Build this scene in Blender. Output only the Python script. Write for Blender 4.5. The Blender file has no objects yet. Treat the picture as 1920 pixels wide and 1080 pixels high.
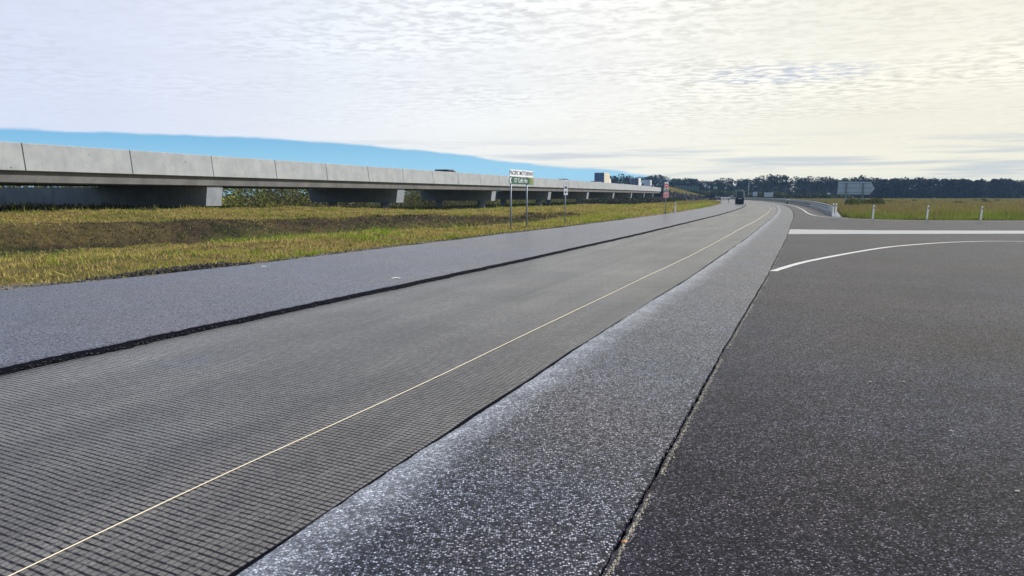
import bpy, math, random
import numpy as np
from mathutils import Vector, Matrix
random.seed(7); RNG = np.random.default_rng(11)
C = bpy.context.scene.collection
R = math.radians
SC = bpy.context.scene

# ------------------------------------------------------------------ camera, light, sky
CAMH = 1.65
cam_d = bpy.data.cameras.new('camera'); cam = bpy.data.objects.new('camera', cam_d); C.objects.link(cam)
cam.location = (0, 0, CAMH); cam.rotation_euler = (R(90 - 7.085), 0, 0)
cam_d.lens = 26.25; cam_d.sensor_width = 36; cam_d.clip_end = 6000; cam_d.clip_start = 0.05
SC.camera = cam
SUN_AZ, SUN_EL = 68.0, 36.0            # degrees right of the view axis (+Y), above horizon
sd = Vector((math.sin(R(SUN_AZ)) * math.cos(R(SUN_EL)), math.cos(R(SUN_AZ)) * math.cos(R(SUN_EL)), math.sin(R(SUN_EL))))
sun_d = bpy.data.lights.new('sun', 'SUN'); sun_d.energy = 4.8; sun_d.angle = R(1.2); sun_d.color = (1, .965, .91)
sun = bpy.data.objects.new('sun', sun_d); C.objects.link(sun)
sun.rotation_euler = (-sd).to_track_quat('-Z', 'Y').to_euler()
SC.view_settings.view_transform = 'Standard'; SC.view_settings.look = 'None'
SC.view_settings.exposure = 0.0; SC.view_settings.gamma = 1.0
SC.cycles.max_bounces = 6; SC.cycles.diffuse_bounces = 3; SC.cycles.volume_bounces = 0

def N(nt, t, **kw):
    n = nt.nodes.new(t)
    for k, v in kw.items(): setattr(n, k, v)
    return n
def setin(nt, sock, v):
    if isinstance(v, bpy.types.NodeSocket): nt.links.new(v, sock)
    elif v is not None: sock.default_value = v
def math_(nt, op, a, b=None, c=None, clamp=False):
    n = N(nt, 'ShaderNodeMath', operation=op); n.use_clamp = clamp
    for i, v in enumerate((a, b, c)):
        if v is not None: setin(nt, n.inputs[i], v)
    return n.outputs[0]
def mixc(nt, f, a, b, mode='MIX'):
    n = N(nt, 'ShaderNodeMix', data_type='RGBA', blend_type=mode)
    setin(nt, n.inputs[0], f); setin(nt, n.inputs[6], a); setin(nt, n.inputs[7], b)
    return n.outputs[2]
def ramp(nt, f, stops, interp='LINEAR'):
    n = N(nt, 'ShaderNodeValToRGB'); cr = n.color_ramp; cr.interpolation = interp
    while len(cr.elements) < len(stops): cr.elements.new(0.5)
    for e, (p, c) in zip(cr.elements, stops):
        e.position = p; e.color = (c, c, c, 1) if isinstance(c, (int, float)) else (*c, 1)
    nt.links.new(f, n.inputs[0]); return n.outputs[0]
def noise(nt, vec, scale, detail=3, rough=.5, dist=0, out=0):
    n = N(nt, 'ShaderNodeTexNoise'); setin(nt, n.inputs['Vector'], vec)
    n.inputs['Scale'].default_value = scale; n.inputs['Detail'].default_value = detail
    n.inputs['Roughness'].default_value = rough; n.inputs['Distortion'].default_value = dist
    return n.outputs[out]
def smooth(nt, v, a, b):
    n = N(nt, 'ShaderNodeMapRange', interpolation_type='SMOOTHSTEP')
    setin(nt, n.inputs[0], v); setin(nt, n.inputs[1], a); setin(nt, n.inputs[2], b)
    return n.outputs[0]
def comb(nt, x, y, z=0.0):
    n = N(nt, 'ShaderNodeCombineXYZ')
    for i, v in enumerate((x, y, z)): setin(nt, n.inputs[i], v)
    return n.outputs[0]

w = bpy.data.worlds.new('World'); SC.world = w; w.use_nodes = True
nt = w.node_tree; nt.nodes.clear()
out = N(nt, 'ShaderNodeOutputWorld'); bg = N(nt, 'ShaderNodeBackground'); nt.links.new(bg.outputs[0], out.inputs[0])
SKY = 0.1; bg.inputs[1].default_value = SKY
sky = N(nt, 'ShaderNodeTexSky', sky_type='NISHITA'); sky.sun_disc = False
sky.sun_elevation = R(SUN_EL); sky.sun_rotation = R(SUN_AZ); sky.dust_density = .6; sky.ozone_density = 1.5
tc = N(nt, 'ShaderNodeTexCoord'); sep = N(nt, 'ShaderNodeSeparateXYZ'); nt.links.new(tc.outputs['Generated'], sep.inputs[0])
X, Y, Z = sep.outputs
hyp = math_(nt, 'SQRT', math_(nt, 'ADD', math_(nt, 'MULTIPLY', X, X), math_(nt, 'MULTIPLY', Y, Y)))
el = math_(nt, 'ARCTAN2', Z, hyp); az = math_(nt, 'ARCTAN2', X, Y)
zc = math_(nt, 'MAXIMUM', Z, .012)
px = math_(nt, 'DIVIDE', X, zc); py = math_(nt, 'DIVIDE', Y, zc)
# high cloud sheet: rippled altocumulus seen on a plane
def rot(a, sx, sy):
    ca, sa = math.cos(R(a)), math.sin(R(a))
    u = math_(nt, 'MULTIPLY', math_(nt, 'ADD', math_(nt, 'MULTIPLY', px, ca), math_(nt, 'MULTIPLY', py, sa)), sx)
    v = math_(nt, 'MULTIPLY', math_(nt, 'SUBTRACT', math_(nt, 'MULTIPLY', py, ca), math_(nt, 'MULTIPLY', px, sa)), sy)
    return comb(nt, u, v, 0.0)
rip = noise(nt, rot(-10, 4.2, 6.0), 1.0, 3, .55, .5)
rip3 = noise(nt, rot(-18, 15.0, 13.0), 1.0, 2, .5, .3)
rip2 = noise(nt, rot(-24, 7.5, 9.0), 1.0, 2, .5, .3)
rip3 = math_(nt, 'ADD', .5, math_(nt, 'MULTIPLY', math_(nt, 'SUBTRACT', rip3, .5), smooth(nt, el, .07, .2)))
ripm = math_(nt, 'ADD', math_(nt, 'ADD', math_(nt, 'MULTIPLY', rip, .34), math_(nt, 'MULTIPLY', rip2, .36)), math_(nt, 'MULTIPLY', rip3, .30))
ripf = smooth(nt, el, .04, .17)                                  # ripples blur together towards the horizon
ripamt = smooth(nt, noise(nt, rot(10, .35, .35), 1.0, 2, .5), .36, .6)
ripz = math_(nt, 'MULTIPLY', math_(nt, 'MULTIPLY', math_(nt, 'SUBTRACT', smooth(nt, ripm, .41, .56), .66), math_(nt, 'ADD', math_(nt, 'MULTIPLY', ripamt, .8), .2)),
             math_(nt, 'ADD', math_(nt, 'MULTIPLY', ripf, .42), .05))
big = noise(nt, comb(nt, math_(nt, 'MULTIPLY', az, 2.2), math_(nt, 'MULTIPLY', el, 17.0), 3.0), 1.0, 4, .55, .3)
band = noise(nt, comb(nt, math_(nt, 'MULTIPLY', az, 4.0), math_(nt, 'MULTIPLY', el, 95.0), 1.0), 1.0, 4, .55, .2)
bandf = math_(nt, 'SUBTRACT', 1.0, smooth(nt, el, .045, .085))
# warm towards the sun side, lavender away from it
warm = smooth(nt, az, -.62, .55)
ccol = ramp(nt, warm, [(0, (.66, .72, .87)), (.25, (.77, .81, .88)), (.5, (.84, .86, .88)), (.75, (.88, .88, .85)), (1, (.86, .84, .74))])
lowy = math_(nt, 'SUBTRACT', 1.0, smooth(nt, el, .0, .16))
ccol = mixc(nt, math_(nt, 'MULTIPLY', math_(nt, 'MULTIPLY', lowy, warm), .55), ccol, (.88, .85, .66, 1))
bri = math_(nt, 'ADD', math_(nt, 'ADD', 1.0, math_(nt, 'MULTIPLY', ripz, math_(nt, 'ADD', math_(nt, 'MULTIPLY', warm, .7), .22))), math_(nt, 'MULTIPLY', math_(nt, 'SUBTRACT', big, .5), .22))
n_ = N(nt, 'ShaderNodeVectorMath', operation='SCALE'); nt.links.new(ccol, n_.inputs[0]); nt.links.new(bri, n_.inputs['Scale'])
cc = n_.outputs[0]
cc = mixc(nt, math_(nt, 'MULTIPLY', math_(nt, 'MULTIPLY', smooth(nt, band, .46, .64), bandf), .62), cc, (.46, .53, .62, 1))
# thin bluish gap with ripples, right of centre
gx = math_(nt, 'DIVIDE', math_(nt, 'SUBTRACT', az, .345), .13); gy = math_(nt, 'DIVIDE', math_(nt, 'SUBTRACT', el, .147), .016)
gm = math_(nt, 'SUBTRACT', 1.0, math_(nt, 'ADD', math_(nt, 'MULTIPLY', gx, gx), math_(nt, 'MULTIPLY', gy, gy)), clamp=True)
gap = math_(nt, 'MULTIPLY', smooth(nt, gm, 0.0, .9), smooth(nt, math_(nt, 'SUBTRACT', 1.0, rip2), .40, .62))
cc = mixc(nt, math_(nt, 'MULTIPLY', gap, .55), cc, (.40, .48, .66, 1))
# edge of the sheet with clear sky under it

mr = N(nt, 'ShaderNodeMapRange'); nt.links.new(az, mr.inputs[0]); mr.inputs[1].default_value = -.70; mr.inputs[2].default_value = .30
edge = ramp(nt, mr.outputs[0], [(0, .70), (.10, .71), (.25, .709), (.38, .70), (.50, .624), (.62, .533), (.70, .42), (.764, .363), (.835, .31), (.93, .15), (1, .0)])
edge = math_(nt, 'MULTIPLY', edge, .1)
wis = noise(nt, comb(nt, math_(nt, 'MULTIPLY', az, 14.0), math_(nt, 'MULTIPLY', el, 70.0), 5.0), 1.0, 4, .6)
edge = math_(nt, 'ADD', edge, math_(nt, 'MULTIPLY', math_(nt, 'SUBTRACT', wis, .5), .008))
cm = smooth(nt, math_(nt, 'SUBTRACT', el, edge), -.001, .0035)
cm = math_(nt, 'MULTIPLY', cm, smooth(nt, math_(nt, 'ADD', Y, math_(nt, 'MULTIPLY', math_(nt, 'SUBTRACT', big, .5), .3)), -.35, .25))   # clouds cut away behind the viewer, unseen, to deepen and cool the shadows
n2 = N(nt, 'ShaderNodeVectorMath', operation='SCALE'); nt.links.new(cc, n2.inputs[0]); n2.inputs['Scale'].default_value = 1.09 / SKY
blue = mixc(nt, math_(nt, 'MULTIPLY', smooth(nt, Y, -.1, .3), .72), sky.outputs[0], (.13/SKY, .50/SKY, .90/SKY, 1))
lowb = math_(nt, 'SUBTRACT', 1.0, smooth(nt, el, .02, .085))
blue = mixc(nt, math_(nt, 'MULTIPLY', math_(nt, 'MULTIPLY', lowb, smooth(nt, Y, -.1, .3)), .65), blue, (.42/SKY, .78/SKY, .97/SKY, 1))
nt.links.new(mixc(nt, cm, blue, n2.outputs[0]), bg.inputs[0])

# ------------------------------------------------------------------ materials
MATS = {}
def newmat(name):
    m = bpy.data.materials.new(name); m.use_nodes = True; MATS[name] = m
    t = m.node_tree; b = t.nodes['Principled BSDF']; return m, t, b
def bump(t, b, h, strength=.5, dist=.01):
    n = N(t, 'ShaderNodeBump'); n.inputs['Strength'].default_value = strength; n.inputs['Distance'].default_value = dist
    t.links.new(h, n.inputs['Height']); t.links.new(n.outputs[0], b.inputs['Normal'])
def objco(t): return N(t, 'ShaderNodeTexCoord').outputs['Object']
def simple(name, col, rough=.5, metal=0, var=.12, scale=6, spec=.5, bumps=0):
    m, t, b = newmat(name); co = objco(t)
    f = noise(t, co, scale, 4, .6)
    t.links.new(mixc(t, f, (*[c * (1 - var) for c in col], 1), (*[min(1, c * (1 + var)) for c in col], 1)), b.inputs['Base Color'])
    b.inputs['Roughness'].default_value = rough; b.inputs['Metallic'].default_value = metal
    b.inputs['Specular IOR Level'].default_value = spec
    if bumps: bump(t, b, noise(t, co, scale * 6, 3), .4, bumps)
    return m
def asphalt(name, stops, big_a, big_b, rough, scale, bmp, spec=.5, coat=.5, cior=1.17):
    m, t, b = newmat(name); co = objco(t)
    b.inputs['Coat Weight'].default_value = coat; b.inputs['Coat Roughness'].default_value = .31; b.inputs['Coat IOR'].default_value = cior
    v = N(t, 'ShaderNodeTexVoronoi'); t.links.new(co, v.inputs['Vector']); v.inputs['Scale'].default_value = scale
    sx = N(t, 'ShaderNodeSeparateColor'); t.links.new(v.outputs['Color'], sx.inputs[0])
    chip = ramp(t, sx.outputs[0], stops)
    dark = smooth(t, v.outputs['Distance'], .62, .30)
    t.links.new(math_(t, 'MULTIPLY', math_(t, 'ADD', math_(t, 'MULTIPLY', smooth(t, sx.outputs[0], .15, .6), .6), .4), coat), b.inputs['Coat Weight'])
    base = mixc(t, dark, (.012, .013, .018, 1), chip)
    bn = ramp(t, math_(t, 'ADD', math_(t, 'MULTIPLY', noise(t, co, .45, 5, .65), .6), math_(t, 'MULTIPLY', noise(t, co, 5.0, 4, .7), .4)), [(.34, big_a), (.64, big_b)])
    base = mixc(t, 1.0, base, bn, 'MULTIPLY')
    base = mixc(t, 1.0, base, mixc(t, smooth(t, noise(t, co, .28, 3, .55), .35, .65), (.88, .95, 1.12, 1), (1.12, .98, .96, 1)), 'MULTIPLY')
    at_ = N(t, 'ShaderNodeAttribute', attribute_name='edge_sheen')  # sheen of the rolled edge, painted into the colour as a pale band
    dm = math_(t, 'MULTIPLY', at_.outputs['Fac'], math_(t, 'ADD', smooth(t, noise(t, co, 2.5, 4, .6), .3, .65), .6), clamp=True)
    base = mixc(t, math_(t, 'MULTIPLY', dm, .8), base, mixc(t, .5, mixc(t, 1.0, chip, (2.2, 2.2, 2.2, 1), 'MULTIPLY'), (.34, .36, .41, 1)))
    t.links.new(base, b.inputs['Base Color'])
    b.inputs['Roughness'].default_value = rough; b.inputs['Specular IOR Level'].default_value = spec
    h = math_(t, 'ADD', math_(t, 'SUBTRACT', 1.0, v.outputs['Distance']), math_(t, 'MULTIPLY', sx.outputs[1], .6))
    bump(t, b, h, bmp, .004)
    return m, t, b
asphalt('fresh_asphalt', [(0, (.004, .005, .010)), (.3, (.015, .019, .032)), (.5, (.055, .064, .092)), (.75, (.17, .185, .235)), (1, (.55, .58, .65))], .6, 1.35, .6, 84, 1.0, .04, 1.0, 1.24)
asphalt('pale_asphalt', [(0, (.022, .026, .048)), (.5, (.075, .084, .128)), (1, (.30, .32, .41))], .7, 1.3, .6, 70, .6, .1, 1.0, 1.24)
asphalt('old_asphalt', [(0, (.004, .004, .007)), (.35, (.012, .0115, .018)), (.6, (.036, .034, .048)), (.85, (.105, .100, .130)), (1, (.33, .32, .37))], .45, 1.45, .65, 96, 1.0, .03, .7, 1.15)
asphalt('milled_asphalt', [(0, (.02, .02, .022)), (1, (.09, .09, .09))], .8, 1.2, .7, 60, .6, .3, .3)
simple('bitumen', (.005, .0055, .009), .9, var=.5, scale=40, spec=.03, bumps=.01)
simple('road_paint', (.60, .59, .57), .6, var=.12, scale=9)
simple('worn_paint', (.36, .36, .37), .6, var=.22, scale=4)
simple('string', (.80, .70, .52), .7, var=.1, scale=30)
simple('galvanised', (.30, .34, .40), .5, .3, .18, 14)
simple('rail_steel', (.17, .21, .28), .5, .3, .25, 10)
simple('sign_white', (.80, .80, .84), .45, var=.04, scale=5)
simple('sign_green', (.006, .085, .05), .4, var=.1, scale=5)
simple('sign_red', (.75, .03, .05), .4, var=.1, scale=5)
simple('sign_blue_grey', (.68, .74, .88), .5, var=.12, scale=3)
simple('black_paint', (.02, .02, .03), .5)
simple('yellow_paint', (.62, .62, .10), .5)
simple('post_white', (.84, .85, .86), .55, var=.12, scale=8)
simple('reflector_red', (.5, .05, .03), .3)
simple('barrier_green', (.10, .16, .15), .4, var=.3, scale=.6)
simple('machine_dark', (.016, .02, .035), .45, var=.3)
simple('machine_pale', (.38, .50, .50), .45, var=.15)
simple('rubber', (.015, .015, .017), .8, var=.3, scale=20)
simple('steel', (.30, .31, .33), .35, .9)
simple('paint_white', (.78, .78, .78), .28)
simple('paint_dark', (.022, .027, .045), .28)
simple('paint_cream', (.66, .60, .46), .45)
simple('rear_shade_blue', (.09, .17, .36), .35)  # shade on the truck's rear face, put into its colour
simple('paint_slate', (.12, .15, .25), .4)
simple('amber', (.8, .35, .03), .3)
simple('wood_bark', (.13, .105, .08), .9, var=.4, scale=3)
simple('leaf_dead', (.55, .24, .05), .7, var=.3, scale=60)
simple('chip_cream', (.52, .46, .36), .8, var=.45, scale=60)
simple('chip_dark', (.02, .02, .024), .75, var=.6, scale=50)
simple('rock', (.065, .07, .085), .8, var=.6, scale=2.2, bumps=.05)
simple('bearing_pad', (.55, .56, .55), .7)
m, t, b = newmat('glass_dark'); b.inputs['Base Color'].default_value = (.02, .03, .045, 1); b.inputs['Roughness'].default_value = .08; b.inputs['Specular IOR Level'].default_value = .8
m, t, b = newmat('glass_green'); b.inputs['Base Color'].default_value = (.05, .11, .14, 1); b.inputs['Roughness'].default_value = .12
# concrete
def concrete(name, a, bcol, drip=True, lo=1.0):
    m, t, b = newmat(name); co = objco(t)
    c = mixc(t, smooth(t, noise(t, co, .9, 6, .65), .3, .7), (*a, 1), (*bcol, 1))
    c = mixc(t, math_(t, 'MULTIPLY', smooth(t, noise(t, co, 7, 4, .6), .62, .75), .3), c, (a[0] * .55, a[1] * .58, a[2] * .6, 1))
    mp = N(t, 'ShaderNodeMapping'); mp.inputs['Scale'].default_value = (2.5, 2.5, .25); t.links.new(co, mp.inputs[0])
    c = mixc(t, math_(t, 'MULTIPLY', smooth(t, noise(t, mp.outputs[0], 1.0, 5, .6), .52, .75), .35), c, (a[0] * .62, a[1] * .62, a[2] * .62, 1))
    pits = N(t, 'ShaderNodeTexVoronoi'); t.links.new(co, pits.inputs['Vector']); pits.inputs['Scale'].default_value = .9
    c = mixc(t, math_(t, 'MULTIPLY', smooth(t, pits.outputs['Distance'], .07, .03), .7), c, (.06, .06, .07, 1))
    t.links.new(c, b.inputs['Base Color']); b.inputs['Roughness'].default_value = .85; b.inputs['Specular IOR Level'].default_value = .25
    bump(t, b, noise(t, co, 30, 4), .25, .01)
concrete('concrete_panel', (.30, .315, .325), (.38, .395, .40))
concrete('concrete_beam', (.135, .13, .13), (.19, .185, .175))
concrete('concrete_pier', (.24, .26, .30), (.33, .35, .38))
# geogrid mat: uv in metres (u along the road, v across)
m, t, b = newmat('geogrid'); uv = N(t, 'ShaderNodeUVMap'); s_ = N(t, 'ShaderNodeSeparateXYZ'); t.links.new(uv.outputs[0], s_.inputs[0])
co = objco(t); wob = noise(t, co, 1.3, 3, .5); wob2 = noise(t, co, 6.0, 2, .5)
uu = math_(t, 'ADD', math_(t, 'ADD', s_.outputs[0], math_(t, 'MULTIPLY', s_.outputs[1], .125)), math_(t, 'ADD', math_(t, 'MULTIPLY', wob, .05), math_(t, 'MULTIPLY', wob2, .010)))
vv = math_(t, 'ADD', s_.outputs[1], math_(t, 'MULTIPLY', noise(t, co, .9, 3, .5), .05))
fu = math_(t, 'FRACT', math_(t, 'DIVIDE', uu, .046)); fv = math_(t, 'FRACT', math_(t, 'DIVIDE', vv, .046))
gu = math_(t, 'ABSOLUTE', math_(t, 'SUBTRACT', fu, .5)); gv = math_(t, 'ABSOLUTE', math_(t, 'SUBTRACT', fv, .5))
mu = smooth(t, gu, .37, .31); mv = smooth(t, gv, .47, .38)
brk = smooth(t, noise(t, comb(t, math_(t, 'MULTIPLY', uu, 9.0), math_(t, 'MULTIPLY', vv, 16.0), 4.0), 1.0, 3, .6), .44, .66)
mu = math_(t, 'ADD', mu, math_(t, 'MULTIPLY', math_(t, 'SUBTRACT', 1.0, mu), math_(t, 'MULTIPLY', brk, .6)))
mask = math_(t, 'MULTIPLY', mu, math_(t, 'ADD', math_(t, 'MULTIPLY', mv, .8), .2))
tw = noise(t, comb(t, math_(t, 'MULTIPLY', uu, 60.0), math_(t, 'MULTIPLY', vv, 320.0), 0.0), 1.0, 2)
c1 = ramp(t, tw, [(.25, (.045, .044, .05)), (.5, (.118, .113, .110)), (.8, (.25, .24, .225))])
patch = ramp(t, math_(t, 'ADD', math_(t, 'MULTIPLY', noise(t, co, .35, 5, .65), .6), math_(t, 'MULTIPLY', noise(t, co, 14, 3, .7), .4)), [(.32, .5), (.68, 1.55)])
c1 = mixc(t, 1.0, c1, patch, 'MULTIPLY')
wp = ramp(t, noise(t, comb(t, math_(t, 'MULTIPLY', s_.outputs[0], .10), math_(t, 'MULTIPLY', s_.outputs[1], 1.5), 2.0), 1.0, 3, .6), [(.3, .72), (.7, 1.35)])
c1 = mixc(t, 1.0, c1, wp, 'MULTIPLY')
hue = noise(t, co, .5, 2, .5)
c1 = mixc(t, smooth(t, hue, .55, .75), c1, mixc(t, 1.0, c1, (.88, .95, 1.06, 1), 'MULTIPLY'))
t.links.new(mixc(t, mask, (.012, .012, .018, 1), c1), b.inputs['Base Color'])
b.inputs['Roughness'].default_value = .6; b.inputs['Specular IOR Level'].default_value = .05; t.links.new(math_(t, 'ADD', math_(t, 'MULTIPLY', mask, .85), .15), b.inputs['Coat Weight']); b.inputs['Coat Roughness'].default_value = .26; b.inputs['Coat IOR'].default_value = 1.15
bump(t, b, mask, .6, .004)
# vertex-coloured plant material
def plant(name, rough=.75, trans=.25):
    m, t, b = newmat(name); a = N(t, 'ShaderNodeAttribute', attribute_name='tone')
    t.links.new(a.outputs['Color'], b.inputs['Base Color']); b.inputs['Roughness'].default_value = rough
    b.inputs['Specular IOR Level'].default_value = .2
    if trans:
        tr = N(t, 'ShaderNodeBsdfTranslucent'); t.links.new(a.outputs['Color'], tr.inputs[0])
        mx = N(t, 'ShaderNodeMixShader'); mx.inputs[0].default_value = trans
        t.links.new(b.outputs[0], mx.inputs[1]); t.links.new(tr.outputs[0], mx.inputs[2])
        t.links.new(mx.outputs[0], t.nodes['Material Output'].inputs[0])
plant('grass_blade', .7, .35); plant('foliage', .8, .2)
m, t, b = newmat('ground'); co = objco(t); a = N(t, 'ShaderNodeAttribute', attribute_name='tone')
f1 = noise(t, co, 2.2, 6, .7); f2 = noise(t, co, 9, 5, .7)
c = mixc(t, 1.0, a.outputs['Color'], ramp(t, f1, [(.3, (.55, .6, .5)), (.5, (.95, .95, .9)), (.72, (1.5, 1.35, 1.1))]), 'MULTIPLY')
c = mixc(t, 1.0, c, ramp(t, f2, [(.3, .5), (.7, 1.45)]), 'MULTIPLY')
t.links.new(c, b.inputs['Base Color']); b.inputs['Roughness'].default_value = .95; b.inputs['Specular IOR Level'].default_value = .1
bump(t, b, f2, .8, .12)
m, t, b = newmat('shoulder_gravel'); co = objco(t)
v = N(t, 'ShaderNodeTexVoronoi'); t.links.new(co, v.inputs['Vector']); v.inputs['Scale'].default_value = 30
sx = N(t, 'ShaderNodeSeparateColor'); t.links.new(v.outputs['Color'], sx.inputs[0])
t.links.new(mixc(t, smooth(t, noise(t, co, 1.5, 4, .6), .4, .6), ramp(t, sx.outputs[0], [(0, (.02, .02, .022)), (1, (.10, .095, .09))]), ramp(t, sx.outputs[0], [(0, (.07, .062, .05)), (1, (.24, .21, .17))])), b.inputs['Base Color'])
b.inputs['Roughness'].default_value = .9; bump(t, b, v.outputs['Distance'], .8, .02)

# ------------------------------------------------------------------ helpers
def tag(o, label=None, cat=None, group=None, kind=None):
    if label: o['label'] = label
    if cat: o['category'] = cat
    if group: o['group'] = group
    if kind: o['kind'] = kind
    return o
def thing(name, label, cat, loc=(0, 0, 0), rz=0, group=None, tilt=(0, 0)):
    o = bpy.data.objects.new(name, None); C.objects.link(o); o.empty_display_size = .2
    o.location = loc; o.rotation_euler = (tilt[0], tilt[1], rz); return tag(o, label, cat, group)
def link_mesh(name, me, mat, parent=None):
    if mat: me.materials.append(MATS[mat])
    o = bpy.data.objects.new(name, me); C.objects.link(o)
    if parent: o.parent = parent
    return o
class MB:
    def __init__(s): s.v = []; s.f = []
    def poly(s, pts): i = len(s.v); s.v += [tuple(p) for p in pts]; s.f.append(tuple(range(i, i + len(pts)))); return s
    def loft(s, rings, cap=True):
        n = len(rings[0]); b0 = len(s.v)
        for r in rings: s.v += [tuple(p) for p in r]
        for k in range(len(rings) - 1):
            for i in range(n):
                j = (i + 1) % n; a = b0 + k * n
                s.f.append((a + i, a + j, a + n + j, a + n + i))
        if cap:
            s.f.append(tuple(b0 + i for i in reversed(range(n)))); s.f.append(tuple(b0 + (len(rings) - 1) * n + i for i in range(n)))
        return s
    def box(s, x0, x1, y0, y1, z0, z1, bev=0):
        if bev <= 0:
            return s.loft([[(x0, y0, z0), (x1, y0, z0), (x1, y1, z0), (x0, y1, z0)], [(x0, y0, z1), (x1, y0, z1), (x1, y1, z1), (x0, y1, z1)]])
        b = bev
        def ring(d, z): return [(x0 + d, y0, z), (x1 - d, y0, z), (x1, y0 + d, z), (x1, y1 - d, z), (x1 - d, y1, z), (x0 + d, y1, z), (x0, y1 - d, z), (x0, y0 + d, z)]
        def rin(z): return [(x0 + b, y0 + b * .5, z), (x1 - b, y0 + b * .5, z), (x1 - b * .5, y0 + b, z), (x1 - b * .5, y1 - b, z), (x1 - b, y1 - b * .5, z), (x0 + b, y1 - b * .5, z), (x0 + b * .5, y1 - b, z), (x0 + b * .5, y0 + b, z)]
        return s.loft([rin(z0), ring(b, z0 + b * .6), ring(b, z1 - b * .6), rin(z1)])
    def tube(s, p, q, r0, r1=None, n=10):
        p, q = Vector(p), Vector(q); r1 = r0 if r1 is None else r1
        d = (q - p).normalized(); a = d.orthogonal().normalized(); c = d.cross(a)
        rg = lambda o, r: [o + (a * math.cos(2 * math.pi * i / n) + c * math.sin(2 * math.pi * i / n)) * r for i in range(n)]
        return s.loft([rg(p, r0), rg(q, r1)])
    def build(s, name, mat, parent=None, smooth_=False):
        me = bpy.data.meshes.new(name); me.from_pydata(s.v, [], s.f); me.update()
        if smooth_:
            for p in me.polygons: p.use_smooth = True
        return link_mesh(name, me, mat, parent)
def np_mesh(name, verts, nper, mat, tone=None, parent=None):
    """verts (F*nper,3): F separate faces of nper corners"""
    nv = len(verts); nf = nv // nper; me = bpy.data.meshes.new(name)
    me.vertices.add(nv); me.vertices.foreach_set('co', np.asarray(verts, dtype=np.float32).ravel())
    me.loops.add(nv); me.loops.foreach_set('vertex_index', np.arange(nv, dtype=np.int32))
    me.polygons.add(nf); me.polygons.foreach_set('loop_start', np.arange(0, nv, nper, dtype=np.int32))
    me.polygons.foreach_set('loop_total', np.full(nf, nper, dtype=np.int32)); me.update(calc_edges=True)
    if tone is not None:
        a = me.color_attributes.new('tone', 'FLOAT_COLOR', 'POINT')
        a.data.foreach_set('color', np.hstack([tone, np.ones((nv, 1))]).astype(np.float32).ravel())
    return link_mesh(name, me, mat, parent)
def text_mesh(txt, size, mat, parent, loc, name='lettering', bold=.0, depth=.004, xscale=1.0, align='CENTER'):
    cu = bpy.data.curves.new('tmp', 'FONT'); cu.body = txt; cu.size = size; cu.extrude = depth; cu.offset = bold
    cu.align_x = align; cu.align_y = 'CENTER'; cu.resolution_u = 3
    o = bpy.data.objects.new('tmp', cu); C.objects.link(o)
    dg = bpy.context.evaluated_depsgraph_get(); me = bpy.data.meshes.new_from_object(o.evaluated_get(dg))
    bpy.data.objects.remove(o); me.materials.clear()
    # local sign frame: x right, z up, facing -y
    me.transform(Matrix.Translation(loc) @ Matrix.Rotation(R(90), 4, 'X') @ Matrix.Scale(xscale, 4, (1, 0, 0)))
    return link_mesh(name, me, mat, parent)
def copy_tree(o, parent=None):
    c = o.copy(); C.objects.link(c)
    if parent: c.parent = parent
    for ch in list(o.children): copy_tree(ch, c)
    return c

# ------------------------------------------------------------------ the road frame: s along, o across (right positive)
A21 = R(21.0); SA, CA = math.sin(A21), math.cos(A21)
def curv(s): s = np.asarray(s, dtype=float); return -np.where(s > 55, (s - 55) ** 2 / 2500.0, 0.0)
def xy(s, o):
    oc = o + curv(s); return s * SA + oc * CA, s * CA - oc * SA
def so(x, y):
    s = x * SA + y * CA; return s, x * CA - y * SA - curv(s)
oA = lambda s: np.interp(s, [-20, 8, 14, 28, 40, 60, 100], [-14.6, -12.6, -11.9, -11.5, -11.0, -10.75, -10.75])
oB = lambda s: np.interp(s, [-20, 5, 18, 32, 45], [-7.1, -6.84, -6.45, -6.27, -6.25])
oC = lambda s: np.interp(s, [-20, 3, 8, 15, 30, 50], [-2.35, -2.20, -2.15, -1.98, -1.84, -1.84])
oD = lambda s: np.interp(s, [-20, 3, 8, 15, 30, 50], [-.95, -.72, -.68, -.56, -.43, -.43])
oE = lambda s: np.interp(s, [-20, 2, 8, 15, 25, 40], [-3.2, -3.11, -2.98, -2.83, -2.70, -2.68])
def vn(s, k, seed):            # cheap smooth value noise along the road
    r = np.random.default_rng(seed).normal(size=4000); x = (np.asarray(s) + 60) / k; i = np.floor(x).astype(int) % 3990; f = x - np.floor(x); f = f * f * (3 - 2 * f)
    return r[i] * (1 - f) + r[i + 1] * f
S_END = 420.0
SS = np.concatenate([np.arange(-12, 3, .5), np.arange(3, 14, .04), np.arange(14, 40, .15), np.arange(40, 120, 1.0), np.arange(120, S_END + 1, 3.0)])
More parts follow.
